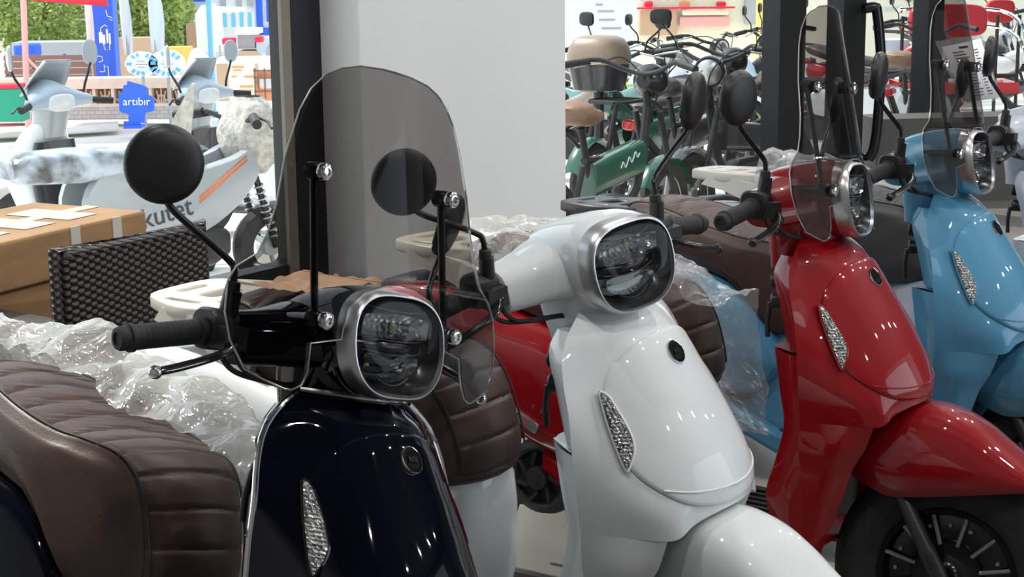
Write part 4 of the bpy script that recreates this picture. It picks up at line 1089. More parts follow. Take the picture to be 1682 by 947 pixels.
maxi('white and sky blue scooter behind the wrapped grey moped, near the window frame', pB, R(150), False)

# grey moped with orange stripes and the lettering on its flank
pG = Vector((-1.60, 7.95, 0)); pG.z = gnd(pG); YG = R(44)
gm = thing('moped', 'light grey moped with orange stripes and black lettering on its flank, outside the left window', 'motorbike', loc=pG, rz=YG)
def GP(n, mb, m_, par=gm, **k): return obj(n, mb, m_, par, **k)
fwv = GP('front_wheel', bike_wheel(.48, .21, .055), 'tyre'); obj('wheel_rim', bike_rim(.48, .21), 'p_white', fwv)
rwv = GP('rear_wheel', bike_wheel(-.66, .21, .055), 'tyre'); obj('wheel_rim', bike_rim(-.66, .21), 'p_white', rwv)
for s in (-1, 1):
    fo = GP('front_fork', MB().tube([(.48, s * .07, .21), (.36, s * .07, .62)], .017, 8), 'steel_dark')
    sp_ = [Vector((.47, s * .07, .25)).lerp(Vector((.38, s * .07, .56)), i / 80) + Vector((math.cos(i * .75), math.sin(i * .75), 0)) * .026 for i in range(81)]
    obj('fork_spring', MB().tube(sp_, .005, 6), 'satin', fo)
    pn = GP('side_panel', MB().pillow(smooth_path([(-.50, .70), (-.10, .66), (.20, .70), (.33, .74), (.36, .62), (.22, .46), (-.05, .34), (-.45, .36), (-.62, .52)], 4, True), 'y', [(1, s * .09), (.985, s * .135), (.9, s * .148), (.4, s * .152)], center=(-.1, .55)), 'p_silver')
    st = MB()
    for dz in (0, .022): st.add([(-.02, s * .154, .50 + dz), (.27, s * .150, .675 + dz), (.27, s * .150, .687 + dz), (-.02, s * .154, .513 + dz)], [(0, 1, 2, 3)])
    obj('stripe', st, 'p_orange', pn, mods=[('solid', .002, 0)])
me = text_mesh('skutet', .135, .001, 'lettering')
lt = link('lettering', me, 'ink', gm, Matrix.Translation((-.23, -.156, .47)) @ Matrix.Rotation(R(90), 4, 'X') @ Matrix.Rotation(R(8), 4, 'Z'))
GP('seat', MB().loft([[(x, p, zc + q) for p, q in squircle(hw, hz, 20, 3)] for x, zc, hw, hz in ((.08, .68, .06, .04), (0, .70, .12, .07), (-.25, .71, .15, .08), (-.60, .73, .15, .08), (-.88, .74, .14, .07), (-.94, .74, .09, .04))]), 'seat_wrap')
GP('frame', MB().tube(smooth_path([(.34, 0, .74), (.26, 0, .45), (.10, 0, .32), (-.35, 0, .32), (-.66, 0, .24)], 5), .03, 8), 'steel_dark')
GP('engine', MB().loft([[(x, p, .27 + q) for p, q in squircle(hw, hz, 16, 3)] for x, hw, hz in ((.2, .08, .07), (.1, .12, .11), (-.2, .12, .11), (-.34, .08, .07))]), 'engine')
ghb = GP('handlebar', MB().tube(smooth_path([(.20, -.34, .88), (.28, -.20, .90), (.33, 0, .84), (.28, .20, .90), (.20, .34, .88)], 5), .013, 8), 'steel_dark')
for s in (-1, 1): obj('grip', MB().tube([(.27, s * .22, .898), (.19, s * .36, .878)], .024, 12), 'rubber', ghb); obj('brake_lever', MB().tube([(.33, s * .18, .89), (.32, s * .27, .875), (.27, s * .37, .855)], .008, 6), 'black_gloss', ghb)
# foam wrap round its headlight and bars
M['foam'] = add_noise(mat('packing_foam', (.50, .47, .42), .7), (.36, .34, .30), (.60, .57, .52), 30, 4, 1.0, 40)
def foam_fn(a, q):
    th = 2 * math.pi * q; z = .60 + .38 * a; r = .17 * math.sin(math.pi * (.12 + .80 * a)) ** .6
    n_ = noise.noise(Vector((math.cos(th) * 2, math.sin(th) * 2, z * 9))) * .03
    return Vector((.40 + (r * .8 + n_) * math.cos(th), (r * 1.15 + n_) * math.sin(th), z))
fo_ = MB().grid(foam_fn, 22, 40); fm = obj('foam_wrap', fo_, 'foam', None, mods=[('subsurf', 1)]); fm.location = pG; fm.rotation_euler = (0, 0, YG)
tag(fm, 'crumpled grey packing foam wrapped round the bars of the lettered moped', 'packing foam')
# ------------------------------------------------------------------ street scenery
def gz(u, v, z=-.6): return at_z(u, v, z)
def yaw_face(): return math.atan2(-1, 0)
M['wall_cream'] = add_noise(mat('wall_cream', (.80, .66, .55), .8), (.76, .61, .50), (.84, .71, .60), 6)
M['stone'] = mat('stone_block', (.60, .56, .53), .8)
n, l, bsd = nodes(M['stone']); br = n.new('ShaderNodeTexBrick'); br.inputs['Scale'].default_value = 5; br.inputs['Color1'].default_value = (.62, .58, .55, 1); br.inputs['Color2'].default_value = (.52, .49, .48, 1); br.inputs['Mortar'].default_value = (.36, .33, .32, 1)
tc = n.new('ShaderNodeTexCoord'); sx = n.new('ShaderNodeSeparateXYZ'); cx_ = n.new('ShaderNodeCombineXYZ'); l.new(tc.outputs['Object'], sx.inputs[0]); l.new(sx.outputs[0], cx_.inputs[0]); l.new(sx.outputs[2], cx_.inputs[1]); l.new(cx_.outputs[0], br.inputs['Vector']); l.new(br.outputs['Color'], bsd.inputs['Base Color'])
for nm, col, rg in (('s_blue', (.02, .12, .75), .5), ('s_red', (.80, .02, .06), .6), ('s_green', (.02, .32, .20), .7), ('s_pink', (.80, .42, .40), .7), ('s_white', (.82, .84, .86), .7), ('s_pale', (.62, .78, .88), .7), ('s_cyan', (.16, .50, .75), .6), ('s_wood', (.26, .13, .10), .8), ('s_yellow', (.85, .55, .12), .7), ('s_cream', (.85, .82, .66), .8), ('s_grey', (.40, .42, .44), .7), ('s_orange', (.85, .35, .18), .7), ('s_tan', (.55, .38, .25), .8)):
    M[nm] = mat(nm, col, rg)
def slab(o0, ex, w_, d, z0, z1):
    """upright box: corner o0, direction ex, length w_, depth d away from us"""
    ex = Vector(ex).normalized(); ey = Vector((-ex.y, ex.x, 0)); b = MB()
    vs = [Vector((o0.x, o0.y, 0)) + ex * a + ey * c_ + Vector((0, 0, z)) for a in (0, w_) for c_ in (0, d) for z in (z0, z1)]
    return b.add(vs, [(0, 1, 3, 2), (4, 6, 7, 5), (0, 4, 5, 1), (2, 3, 7, 6), (0, 2, 6, 4), (1, 5, 7, 3)])
XR = Vector((1, 0, 0))
def zat(v, D): return at(400, v, D).z
def px(u, D): return at(u, 100, D).x
def board(mb, u0, u1, v0, v1, D, th=.05):
    x0, x1 = px(u0, D), px(u1, D); z0, z1 = zat(v1, D), zat(v0, D)
    q = slab(Vector((x0, D, 0)), XR, x1 - x0, th, z0, z1); return mb.add(q.v, q.f)
# low balustrade wall: stone base, lattice, coping
D0 = 20.0
bal = thing('balustrade', 'low cream balustrade with fan shaped openings on a stone base across the street', 'wall', loc=(px(150, D0), D0, -.6))
def rel(mb, o): mb.v = [tuple(Vector(v) - Vector(o)) for v in mb.v]; return mb
o_ = (px(150, D0), D0, -.6)
obj('base', rel(board(MB(), -40, 330, 171, 194, D0, .4), o_), 'stone', bal)
obj('coping', rel(board(MB(), -40, 330, 126, 143, D0 - .03, .34), o_), 'wall_cream', bal)
obj('bottom_rail', rel(board(MB(), -40, 330, 168, 173, D0 - .01, .30), o_), 'wall_cream', bal)
b = MB()
for i in range(12):
    u = -38 + i * 31; board(b, u, u + 5, 143, 170, D0, .22)
    cx, z0 = px(u + 18, D0), zat(170, D0); w_ = (px(u + 31, D0) - px(u + 5, D0)) / 2
    for k in range(5):
        a = math.pi * (k + .5) / 5; b.tube([(cx + .03 * math.cos(a), D0 + .1, z0), (cx + w_ * math.cos(a), D0 + .1, z0 + .19 * abs(math.sin(a)) + .01)], .011, 6)
    b.tube([(cx + w_ * .55 * math.cos(a), D0 + .1, z0 + .11 * math.sin(a)) for a in np.linspace(0, math.pi, 9)], .012, 6)
obj('lattice', rel(b, o_), 'wall_cream', bal)
obj('back_panel', rel(board(MB(), -40, 330, 143, 171, D0 + .24, .03), o_), 's_orange', bal)
# brown plank fence
D1 = 23.0; fz = thing('plank_fence', 'brown plank fence with narrow gaps behind the balustrade', 'fence', loc=(px(80, D1), D1, -.6)); o_ = (px(80, D1), D1, -.6)
b = MB()
for i in range(6): board(b, 6, 158, 87 + i * 11, 96 + i * 11, D1, .03)
obj('planks', rel(b, o_), 's_wood', fz)
for u in (8, 52, 104, 150): obj('post', rel(board(MB(), u, u + 4, 85, 152, D1 + .03, .05), o_), 's_wood', fz)
o = obj('market_counter', board(MB(), 20, 150, 66, 150, D1 + 1.9, .6), 's_grey'); tag(o, 'grey market counter in shade behind the plank fence', 'counter')
o = obj('blue_cloth', board(MB(), 22, 58, 68, 92, D1 + .8, .4), 's_blue', mods=[('bevel', .05)]); tag(o, 'blue cloth bundle above the plank fence', 'cloth')
# awning with poles
Da = 19.0; aw = thing('awning', 'red awning on a pale pink pole at the top left', 'awning', loc=(px(42, Da), Da, -.6)); o_ = (px(42, Da), Da, -.6)
b = MB(); x0, x1 = px(-60, Da), px(182, Da); zt_ = zat(-8, Da)
b.add([(x0, Da, zat(-14, Da)), (x1, Da, zat(8, Da)), (x1, Da, zat(-8, Da)), (x0, Da, zat(-24, Da)), (x0, Da + 1.6, zat(-60, Da)), (x1, Da + 1.6, zat(-48, Da))], [(0, 1, 2, 3), (3, 2, 5, 4)])
obj('canopy', rel(b, o_), 's_red', aw, mods=[('solid', .02)])
obj('pole', rel(MB().tube([(px(38, Da), Da, -.6), (px(46, Da), Da, zat(-20, Da))], .036, 12), o_), 's_pink', aw)
obj('brace', rel(MB().tube([(px(45, Da), Da, zat(92, Da)), (px(62, Da), Da, zat(110, Da)), (px(74, Da), Da, zat(150, Da))], .018, 8), o_), 's_pink', aw)
# green bin
Dg = 18.0; gb = thing('green_bin', 'green box with a red lid at the left edge on the far pavement', 'bin', loc=(px(10, Dg), Dg, -.6)); o_ = (px(10, Dg), Dg, -.6)
obj('bin_body', rel(board(MB(), -25, 30, 141, 196, Dg, .3), o_), 's_green', gb, mods=[('bevel', .01)]); obj('bin_lid', rel(board(MB(), -26, 26, 135, 141, Dg - .01, .3), o_), 's_red', gb)
b = MB(); board(b, -60, 92, 194, 214, 17.0, .02)
q = MB(); q.add([gz(-60, 214), gz(88, 214), gz(92, 194), gz(-60, 192)], [(0, 1, 2, 3)]); q.v = [(x, y, z + .012) for x, y, z in q.v]; o = obj('pink_carpet', q, 's_pink', mods=[('solid', .01)]); tag(o, 'faded pink carpet strip on the road at the left edge', 'carpet')
q = MB(); q.add([gz(-60, 238), gz(195, 222), gz(195, 214), gz(-60, 228)], [(0, 1, 2, 3)]); q.v = [(x, y, z + .05) for x, y, z in q.v]; o = obj('trim_1', q, 'pavement', mods=[('solid', .06)]); o['kind'] = 'structure'
# blue banner column with white doodles
Db = 21.5; bn = thing('banner_column', 'tall bright blue advertising column with white line drawings', 'advertising column', loc=(px(173, Db), Db, -.6)); o_ = (px(173, Db), Db, -.6)
x0, x1 = px(157, Db), px(190, Db)
obj('column', rel(slab(Vector((x0, Db, 0)), XR, x1 - x0, .25, -.6, 3.2), o_), 's_blue', bn)
def doodle(uv, r=.006):
    return MB().tube([(px(u, Db), Db - .003, zat(v, Db)) for u, v in uv], r, 5)
b = MB()
for ln in ([(179, 14), (181, 24), (188, 26), (189, 31), (184, 29)], [(168, 52), (169, 43), (176, 38), (179, 41)], [(172, 70), (174, 79), (181, 79), (182, 68)], [(161, 89), (168, 90), (169, 97), (163, 99)], [(163, 115), (171, 115), (171, 103)], [(173, 107), (177, 106), (177, 122), (172, 126)]):
    q = doodle(ln); b.add(q.v, q.f)
for u0, u1, v0, v1 in ((165, 171, 50, 68), (171, 175, 54, 70), (177, 180, 45, 68), (181, 184, 52, 70)):
    q = board(MB(), u0, u1, v0, v1, Db - .006, .004); b.add(q.v, q.f)
obj('line_drawing', rel(b, o_), 's_white', bn)
# white pennant beside it and two feather flags
for i, (ua, ub, va, vb, wd, lab) in enumerate(((146, 158, -40, 90, 10, 'white narrow banner left of the blue column'), (203, 222, -40, 88, 14, 'pale blue feather flag right of the blue column'), (252, 264, -40, 84, 20, 'pale blue feather flag in front of the green hedge'))):
    Df = 21.0; fl = thing('feather_flag', lab, 'flag', loc=(px(ub, Df), Df, -.6), group='flags across the street'); o_ = (px(ub, Df), Df, -.6)
    obj('pole', rel(MB().tube([(px(ua, Df), Df, zat(va, Df)), (px(ub - 4, Df), Df, -.6)], .012, 8), o_), 's_grey', fl)
    def fn(a, q_):
        v = va + (vb - va) * a; u = ua + (ub - ua) * a * .35 - wd * .3 + q_ * wd * (.75 + .5 * math.sin(a * 2.6))
        p = Vector((px(u, Df), Df + .02 * math.sin(q_ * 7 + a * 5), zat(v, Df))); return p - Vector(o_)
    obj('cloth', MB().grid(fn, 20, 8), 's_white' if i == 0 else 's_pale', fl, mods=[('solid', .006)])
# cloud shaped signs
for cx, cy, rx, ry, lab in ((232, 103, 26, 20, 'pale cloud shaped sign with blue dashes, left of the two'), (274, 103, 29, 22, 'pale scalloped sign with blue rays and small print, right of the two')):
    Dc = 19.4; sg = thing('cutout_sign', lab, 'sign', loc=(px(cx, Dc), Dc, -.6), group='cut-out signs on the balustrade'); o_ = (px(cx, Dc), Dc, -.6)
    ol = []
    for k in range(72):
        a = 2 * math.pi * k / 72; rr = 1 + .06 * abs(math.sin(4.5 * a)); ol.append((px(cx + rx * rr * math.cos(a), Dc), zat(cy - ry * rr * math.sin(a), Dc)))
    obj('sign_board', rel(MB().pillow(ol, 'y', [(1, Dc), (1, Dc + .03)]), o_), 's_white', sg)
    b = MB()
    for k in range(15):
        a = 2 * math.pi * k / 15 + .2
        if random.random() < .15: continue
        u0, v0, u1, v1 = cx + rx * .62 * math.cos(a), cy - ry * .62 * math.sin(a), cx + rx * .92 * math.cos(a), cy - ry * .92 * math.sin(a)
        b.tube([(px(u0, Dc), Dc - .002, zat(v0, Dc)), (px(u1, Dc), Dc - .002, zat(v1, Dc))], .012 + .008 * random.random(), 5)
    obj('rays', rel(b, o_), 's_cyan', sg)
    b = MB()
    for k, hw in enumerate((7, 10, 6)): board(b, cx - hw, cx + hw, cy - 5 + k * 5, cy - 3.6 + k * 5, Dc - .004, .003)
    obj('small_print', rel(b, o_), 's_grey', sg)
    obj('post', rel(MB().tube([(px(cx, Dc), Dc + .05, -.6), (px(cx, Dc), Dc + .05, zat(cy, Dc))], .02, 8), o_), 's_grey', sg)
# blue stepped sign with the word on it
Ds = 18.6; sg = thing('cutout_sign', 'blue stepped cut-out sign with white lettering standing on the road', 'sign', loc=(px(220, Ds), Ds, -.6)); o_ = (px(220, Ds), Ds, -.6)
pts = [(197, 205), (197, 197), (205, 197), (206, 185), (194, 183), (191, 178), (191, 150), (199, 148), (200, 138), (206, 137), (207, 131), (228, 137), (238, 141), (238, 154), (248, 157), (249, 180), (233, 184), (231, 200), (224, 200), (223, 206)]
obj('sign_board', rel(MB().pillow([(px(u, Ds), zat(v, Ds)) for u, v in pts], 'y', [(1, Ds), (1, Ds + .04)]), o_), 's_blue', sg, angle=20)
ob = rel(board(MB(), 196, 226, 204, 209, Ds - .05, .2), o_); obj('foot', ob, 's_blue', sg)
me = text_mesh('artıbır', .125, .004, 'lettering'); me.transform(Matrix.Translation((px(220.5, Ds) - o_[0], -.006, zat(165, Ds) + .6)) @ Matrix.Rotation(R(90), 4, 'X')); link('lettering', me, 's_white', sg)

# trees and hedge: leaf masses made of small leaves
M['leaf'] = add_noise(mat('leaf', (.22, .32, .06), .6), (.16, .26, .03), (.42, .50, .12), 2)
M['bark'] = mat('bark', (.12, .08, .05), .9)
def leafy(label, u0, u1, v0, v1, D, n_, cat='tree', dens=1.0, trunk=None):
    x0, x1, z0, z1 = px(u0, D), px(u1, D), zat(v1, D), zat(v0, D); rnd = random.Random(int(u0 * 7 + 13))
    t = thing('leafy_tree' if cat == 'tree' else 'hedge', label, cat, loc=((x0 + x1) / 2, D, -.6)); o_ = Vector(((x0 + x1) / 2, D, -.6)); b = MB()
    for i in range(n_):
        p = Vector((rnd.uniform(x0, x1), D + rnd.uniform(-.5, .9), rnd.uniform(z0, z1)))
        e = ((p.x - (x0 + x1) / 2) / (x1 - x0) * 2); 
        if cat == 'tree' and p.z < z0 + (z1 - z0) * .35 * noise.noise(p * 1.7) + .1: continue
        a = Vector((rnd.gauss(0, 1), rnd.gauss(0, 1), rnd.gauss(0, 1))).normalized(); c_ = a.orthogonal().normalized(); k = rnd.uniform(.03, .06)
        b.add([p - o_ - a * k, p - o_ + c_ * k * .6, p - o_ + a * k, p - o_ - c_ * k * .6], [(0, 1, 2, 3)])
    obj('foliage', b, 'leaf', t)
    for tx in (trunk or [.5]):
        obj('trunk', MB().tube([(x0 + (x1 - x0) * tx - o_.x, .25, 0), (x0 + (x1 - x0) * (tx + .03) - o_.x, .3, z1 + .6)], [.06, .045], 8), 'bark', t)
    return t
leafy('sunlit tree with yellow green leaves at the top left behind the awning pole', -40, 142, -40, 84, 26.8, 5600, trunk=[.25, .6])
leafy('green hedge between the feather flags', 190, 256, -40, 76, 26.0, 3200, 'hedge')
leafy('green hedge right of the feather flags', 262, 312, -40, 78, 26.0, 2600, 'hedge')
o = obj('hedge_backing', board(MB(), -60, 312, -60, 78, 28.2, .3), 's_cream'); tag(o, 'pale garden wall glimpsed behind the hedges', 'wall')
o = obj('planter', board(MB(), 196, 250, 60, 165, 24.5, .3), 's_tan'); tag(o, 'tan planter box under the left hedge', 'planter')
o = obj('yellow_planter', board(MB(), 276, 312, 76, 165, 24.5, .3), 's_yellow'); tag(o, 'yellow planter box at the foot of the right hedge', 'planter')

# buildings and street furniture right of the hedge
Dd = 28.0; hs = thing('market_building', 'white building with a blue framed window behind the stalls', 'building', loc=(px(390, Dd), Dd, -.6)); o_ = (px(390, Dd), Dd, -.6)
obj('wall', rel(board(MB(), 304, 640, -60, 104, Dd, .5), o_), 's_white', hs)
f_ = obj('window_frame', rel(board(board(board(MB(), 424, 434, -40, 56, Dd - .06, .06), 424, 480, 46, 58, Dd - .06, .06), 441, 447, -30, 36, Dd - .05, .05), o_), 's_blue', hs)
obj('pane', rel(board(MB(), 446, 480, -30, 34, Dd - .03, .03), o_), 's_grey', f_)
for u in (366, 392, 410): obj('shutter', rel(board(MB(), u, u + 9, -30, 10, Dd - .04, .04), o_), 's_grey', hs)
obj('canopy', rel(board(MB(), 304, 342, -6, 2, Dd - .5, .5), o_), 's_blue', hs)
# striped awning
St = 26.5; sa = thing('striped_awning', 'blue and white striped awning of a stall', 'awning', loc=(px(390, St), St, -.6)); o_ = Vector((px(390, St), St, -.6))
b = MB(); b.add([(px(360, St), St, zat(12, St)), (px(408, St), St, zat(14, St)), (px(370, St), St - .8, zat(27, St)), (px(418, St), St - .8, zat(18, St))], [(0, 1, 3, 2)]); obj('roof', rel(b, o_), 's_cream', sa, mods=[('solid', .02)])
obj('valance', rel(board(MB(), 366, 420, 22, 45, St - .8, .02), o_), 's_white', sa)
for u in (369, 383, 397, 410): obj('stripe', rel(board(MB(), u, u + 6, 20, 44, St - .83, .02), o_), 's_cyan', sa)
for u in (368, 416): obj('post', rel(MB().tube([(px(u, St), St - .8, -.6), (px(u, St), St - .8, zat(22, St))], .02, 8), o_), 's_white', sa)
o = obj('banner_sheet', MB().pillow([(px(u, 25.5), zat(v, 25.5)) for u, v in ((325, 86), (324, 22), (335, 8), (356, 4), (368, 22), (370, 84))], 'y', [(1, 25.5), (1, 25.52)]), 's_white'); tag(o, 'large pale banner sheet behind the grey lamp pole', 'banner')
o = obj('wooden_crate', board(MB(), 308, 326, 38, 86, 25.8, .4), 's_tan'); tag(o, 'tan wooden crate stack right of the hedge', 'crate')
o = obj('lamp_pole', MB().tube([(px(347, 21), 21, -.6), (px(347, 21), 21, 3)], .035, 12), 's_cyan'); tag(o, 'blue-grey lamp pole in front of the banner sheet', 'pole')
o = obj('tarpaulin', MB().grid(lambda a, q: Vector((px(302 + 40 * q, 22), 22 + .5 * a, zat(118 - 36 * a * (.8 + .2 * math.sin(q * 6)), 22))), 8, 12), 's_cream', mods=[('solid', .01)]); tag(o, 'cream tarpaulin draped on the wall right of the scalloped sign', 'tarpaulin')
# three wheeled cart with red seats
Dk = 24.0; kt = thing('food_cart', 'small white food cart with red seats below the striped awning', 'cart', loc=(px(395, Dk), Dk, -.6)); o_ = (px(395, Dk), Dk, -.6)
obj('counter', rel(board(MB(), 392, 422, 84, 100, Dk, .5), o_), 's_tan', kt); obj('cabin', rel(board(MB(), 392, 420, 56, 80, Dk + .1, .4), o_), 's_grey', kt); obj('roof', rel(board(MB(), 388, 424, 48, 57, Dk - .02, .6), o_), 's_white', kt)
for u0, u1, v0, v1 in ((366, 386, 62, 73), (420, 432, 60, 70)): obj('seat', rel(board(MB(), u0, u1, v0, v1, Dk - .1, .2), o_), 's_red', kt, mods=[('bevel', .02)])
b = MB()
for u in (362, 372, 380, 388): b.tube([(px(u, Dk), Dk, zat(74, Dk)), (px(u, Dk), Dk, zat(96, Dk))], .014, 6)
b.tube([(px(358, Dk), Dk, zat(92, Dk)), (px(392, Dk), Dk, zat(92, Dk))], .014, 6); obj('cart_frame', rel(b, o_), 's_grey', kt)
b = MB(); b.disc_lathe((px(452, Dk), Dk, zat(86, Dk)), (0, 1, 0), ((-.04, .09), (-.03, .13), (.03, .13), (.04, .09)), 24); obj('wheel', rel(b, o_), 'p_silver', kt)
obj('fender', rel(board(MB(), 422, 454, 62, 88, Dk + .1, .3), o_), 's_pale', kt)
# poster boxes on the far pavement
Dp = 17.2
pb = thing('poster_stand', 'cream poster stand with red print on the pavement', 'poster stand', loc=(px(396, Dp), Dp, -.6)); o_ = (px(396, Dp), Dp, -.6)
obj('side_board', rel(board(MB(), 355, 374, 103, 166, Dp, .3), o_), 's_tan', pb); obj('poster', rel(board(MB(), 374, 418, 103, 166, Dp - .01, .25), o_), 's_cream', pb)
obj('top_board', rel(board(MB(), 352, 452, 96, 104, Dp - .02, .4), o_), 's_white', pb)
b = MB()
for u0, u1, v0, v1 in ((380, 400, 108, 112), (382, 396, 114, 117), (392, 414, 140, 144), (390, 412, 147, 150), (400, 416, 124, 128), (379, 388, 124, 127)): board(b, u0, u1, v0, v1, Dp - .014, .004)
obj('red_print', rel(b, o_), 's_orange', pb)
cr = thing('wire_crate', 'reddish wire crate with white bags next to the poster stand', 'crate', loc=(px(430, Dp), Dp, -.6)); o_ = (px(430, Dp), Dp, -.6)
obj('crate_panel', rel(board(MB(), 418, 452, 118, 166, Dp + .1, .2), o_), 's_orange', cr); obj('bag', rel(board(MB(), 424, 446, 127, 146, Dp + .02, .08), o_), 's_white', cr, mods=[('bevel', .02)])
b = MB()
for u in (418, 434, 450): b.tube([(px(u, Dp), Dp - .02, zat(112, Dp)), (px(u, Dp), Dp - .02, -.6)], .010, 6)
for v in (116, 128, 150): b.tube([(px(416, Dp), Dp - .02, zat(v, Dp)), (px(452, Dp), Dp - .02, zat(v, Dp))], .010, 6)
obj('wire_frame', rel(b, o_), 's_wood', cr)
# upright slab of wrapped board left of the blue scooter
q = MB(); Dq = 7.3; q.pillow([(px(u, Dq), zat(v, Dq)) for u, v in ((318, 136), (312, 136), (278, 196), (262, 232), (304, 232), (312, 180))], 'y', [(1, Dq), (1, Dq + .03)], center=(px(295, Dq), zat(190, Dq)))
o = obj('wrapped_screen', q, 'wrap_thin'); 
o.data.materials.clear(); o.data.materials.append(M['foam']); tag(o, 'pointed foam wrapped part sticking up behind the round mirror', 'wrapped part')

# ------------------------------------------------------------------ seen through the middle and right windows
Dw = 17.0; ws_ = thing('white_hoarding', 'white hoarding with rows of grey print right of the column', 'hoarding', loc=(px(990, Dw), Dw, -.6)); o_ = (px(990, Dw), Dw, -.6)
obj('board', rel(board(MB(), 880, 1046, -60, 150, Dw, .06), o_), 's_white', ws_)
b = MB()
for u0, u1, v in ((978, 990, 13), (982, 1008, 24), (984, 1010, 38), (988, 1020, 52)): board(b, u0, u1, v, v + 3, Dw - .006, .004)
obj('print', rel(b, o_), 's_grey', ws_)
Dv = 19.0; vn = thing('market_stall', 'cream market stall with a slatted roof and red trim', 'stall', loc=(px(1140, Dv), Dv, -.6)); o_ = (px(1140, Dv), Dv, -.6)
obj('back_wall', rel(board(MB(), 1046, 1256, -60, 130, Dv, .1), o_), 's_cream', vn)
for i in range(13): obj('roof_slat', rel(board(MB(), 1052 + i * 14, 1057 + i * 14, -20, 9, Dv - .3, .05), o_), 's_grey', vn)
for u0, u1, v0, v1, mt in ((1058, 1072, 10, 20, 's_red'), (1116, 1132, 10, 22, 's_orange'), (1176, 1192, 12, 20, 's_red'), (1050, 1112, 22, 66, 's_tan'), (1120, 1196, 24, 34, 's_cream'), (1116, 1198, 36, 52, 's_pink'), (1222, 1250, 8, 50, 's_grey')): obj('goods', rel(board(MB(), u0, u1, v0, v1, Dv - .12, .1), o_), mt, vn, mods=[('bevel', .02)])
obj('beam', rel(board(MB(), 1046, 1206, 20, 23, Dv - .2, .05), o_), 's_red', vn)
o = obj('yellow_pillar', board(MB(), 1250, 1278, -60, 160, 15.5, .4), 's_yellow', mods=[('bevel', .03)]); tag(o, 'yellow pillar next to the black window post', 'pillar')
# pale covers thrown over two of the mopeds
def cover(u, o, rx, ry, h, label, m_):
    p = row(u, o); z0 = p.z + .64
    def fn(a, q):
        th = 2 * math.pi * q; k = math.sin(a * math.pi / 2) ** .7; n_ = 1 + .10 * noise.noise(Vector((math.cos(th) * 2, math.sin(th) * 2, a * 3 + u)))
        return Vector((rx * k * math.cos(th) * n_, ry * k * math.sin(th) * n_, h * (1 - k ** 3)))
    c_ = obj('dust_cover', MB().grid(fn, 14, 36), m_, mods=[('solid', .004, 0)]); c_.location = (p.x, p.y, z0); c_.rotation_euler = (0, 0, YO)
    tag(c_, label, 'cover', 'pale covers on the mopeds')
cover(1185, 3.3, .34, .24, .22, 'pale blue-white cover over the dark moped by the yellow pillar', 's_pale')
cover(1085, 3.3, .30, .22, .18, 'pale white cover over the lime green moped', 's_white')
# cream wall with blue lettering beyond the door
Dy = 18.0; cw = thing('cream_hoarding', 'cream hoarding with faint blue lettering beyond the door', 'hoarding', loc=(px(1480, Dy), Dy, -.6)); o_ = (px(1480, Dy), Dy, -.6)
obj('board', rel(board(MB(), 1280, 1720, -60, 135, Dy, .08), o_), 's_cream', cw)
me = text_mesh('LEAVE WITH LOVE', .085, .004, 'lettering'); me.transform(Matrix.Translation((px(1462, Dy) - o_[0], -.006, zat(28, Dy) + .6)) @ Matrix.Rotation(R(90), 4, 'X')); link('lettering', me, 's_pale', cw)
b = MB(); board(b, 1484, 1508, -30, 14, Dy - .02, .02); obj('poster', rel(b, o_), 's_grey', cw)
o = obj('yellow_post', board(MB(), 1628, 1650, -60, 18, 15.0, .2), 's_yellow'); tag(o, 'yellow post above the red seats at the top right', 'post')
o = obj('blue_white_box', board(MB(), 1562, 1612, 0, 14, 15.0, .3), 's_white'); tag(o, 'white box with blue edge behind the red backrest', 'box')
o = obj('blue_ground_cloth', board(MB(), 1450, 1492, 78, 96, 14.5, .3), 's_pale'); tag(o, 'pale blue cloth beyond the door handle', 'cloth')
# red padded passenger seats of a cargo trike
Dr = 14.2; tk = thing('cargo_trike', 'cargo trike with two red padded backrests and chrome rails', 'trike', loc=(px(1570, Dr), Dr, 0)); o_ = (px(1570, Dr), Dr, 0)
def pad(u0, u1, v0, v1, D):
    ol = squircle((px(u1, D) - px(u0, D)) / 2, (zat(v0, D) - zat(v1, D)) / 2, 28, 4, lambda x, z: (x + (px(u0, D) + px(u1, D)) / 2, z + (zat(v0, D) + zat(v1, D)) / 2))
    return rel(MB().pillow(ol, 'y', [(1, D + .06), (1, D + .02), (.96, D + .005), (.8, D)]), o_)
M['pad_red'] = mat('pad_red', (.60, .02, .035), .4)
p1 = obj('backrest', pad(1492, 1620, 20, 76, Dr), 'pad_red', tk); p2 = obj('backrest', pad(1618, 1664, 14, 52, Dr + .5), 'pad_red', tk)
b = MB()
for v in (28, 56): b.tube(smooth_path([(px(1480, Dr), Dr + .05, zat(v + 4, Dr)), (px(1484, Dr), Dr + .08, zat(v, Dr)), (px(1560, Dr), Dr + .08, zat(v, Dr)), (px(1640, Dr), Dr + .05, zat(v + 4, Dr)), (px(1668, Dr), Dr - .1, zat(v + 24, Dr)), (px(1676, Dr), Dr - .15, zat(v + 60, Dr))], 5), .016, 8)
obj('rail', rel(b, o_), 'chrome', tk)
b = MB()
for u in (1484, 1560, 1640, 1676): b.tube([(px(u, Dr), Dr + .08, 0.0), (px(u, Dr), Dr + .08, zat(40, Dr))], .016, 8)
b.tube([(px(1484, Dr), Dr + .08, .35), (px(1676, Dr), Dr + .08, .35)], .02, 8); obj('seat_frame', rel(b, o_), 'steel_dark', tk)
for u in (1500, 1670): obj('wheel', rel(bike_wheel(px(u, Dr), .24, .05), (o_[0], o_[1] - .25, 0)), 'tyre', tk)
obj('cargo_deck', rel(board(MB(), 1484, 1676, 150, 168, Dr - .1, .5), o_), 'p_red', tk)
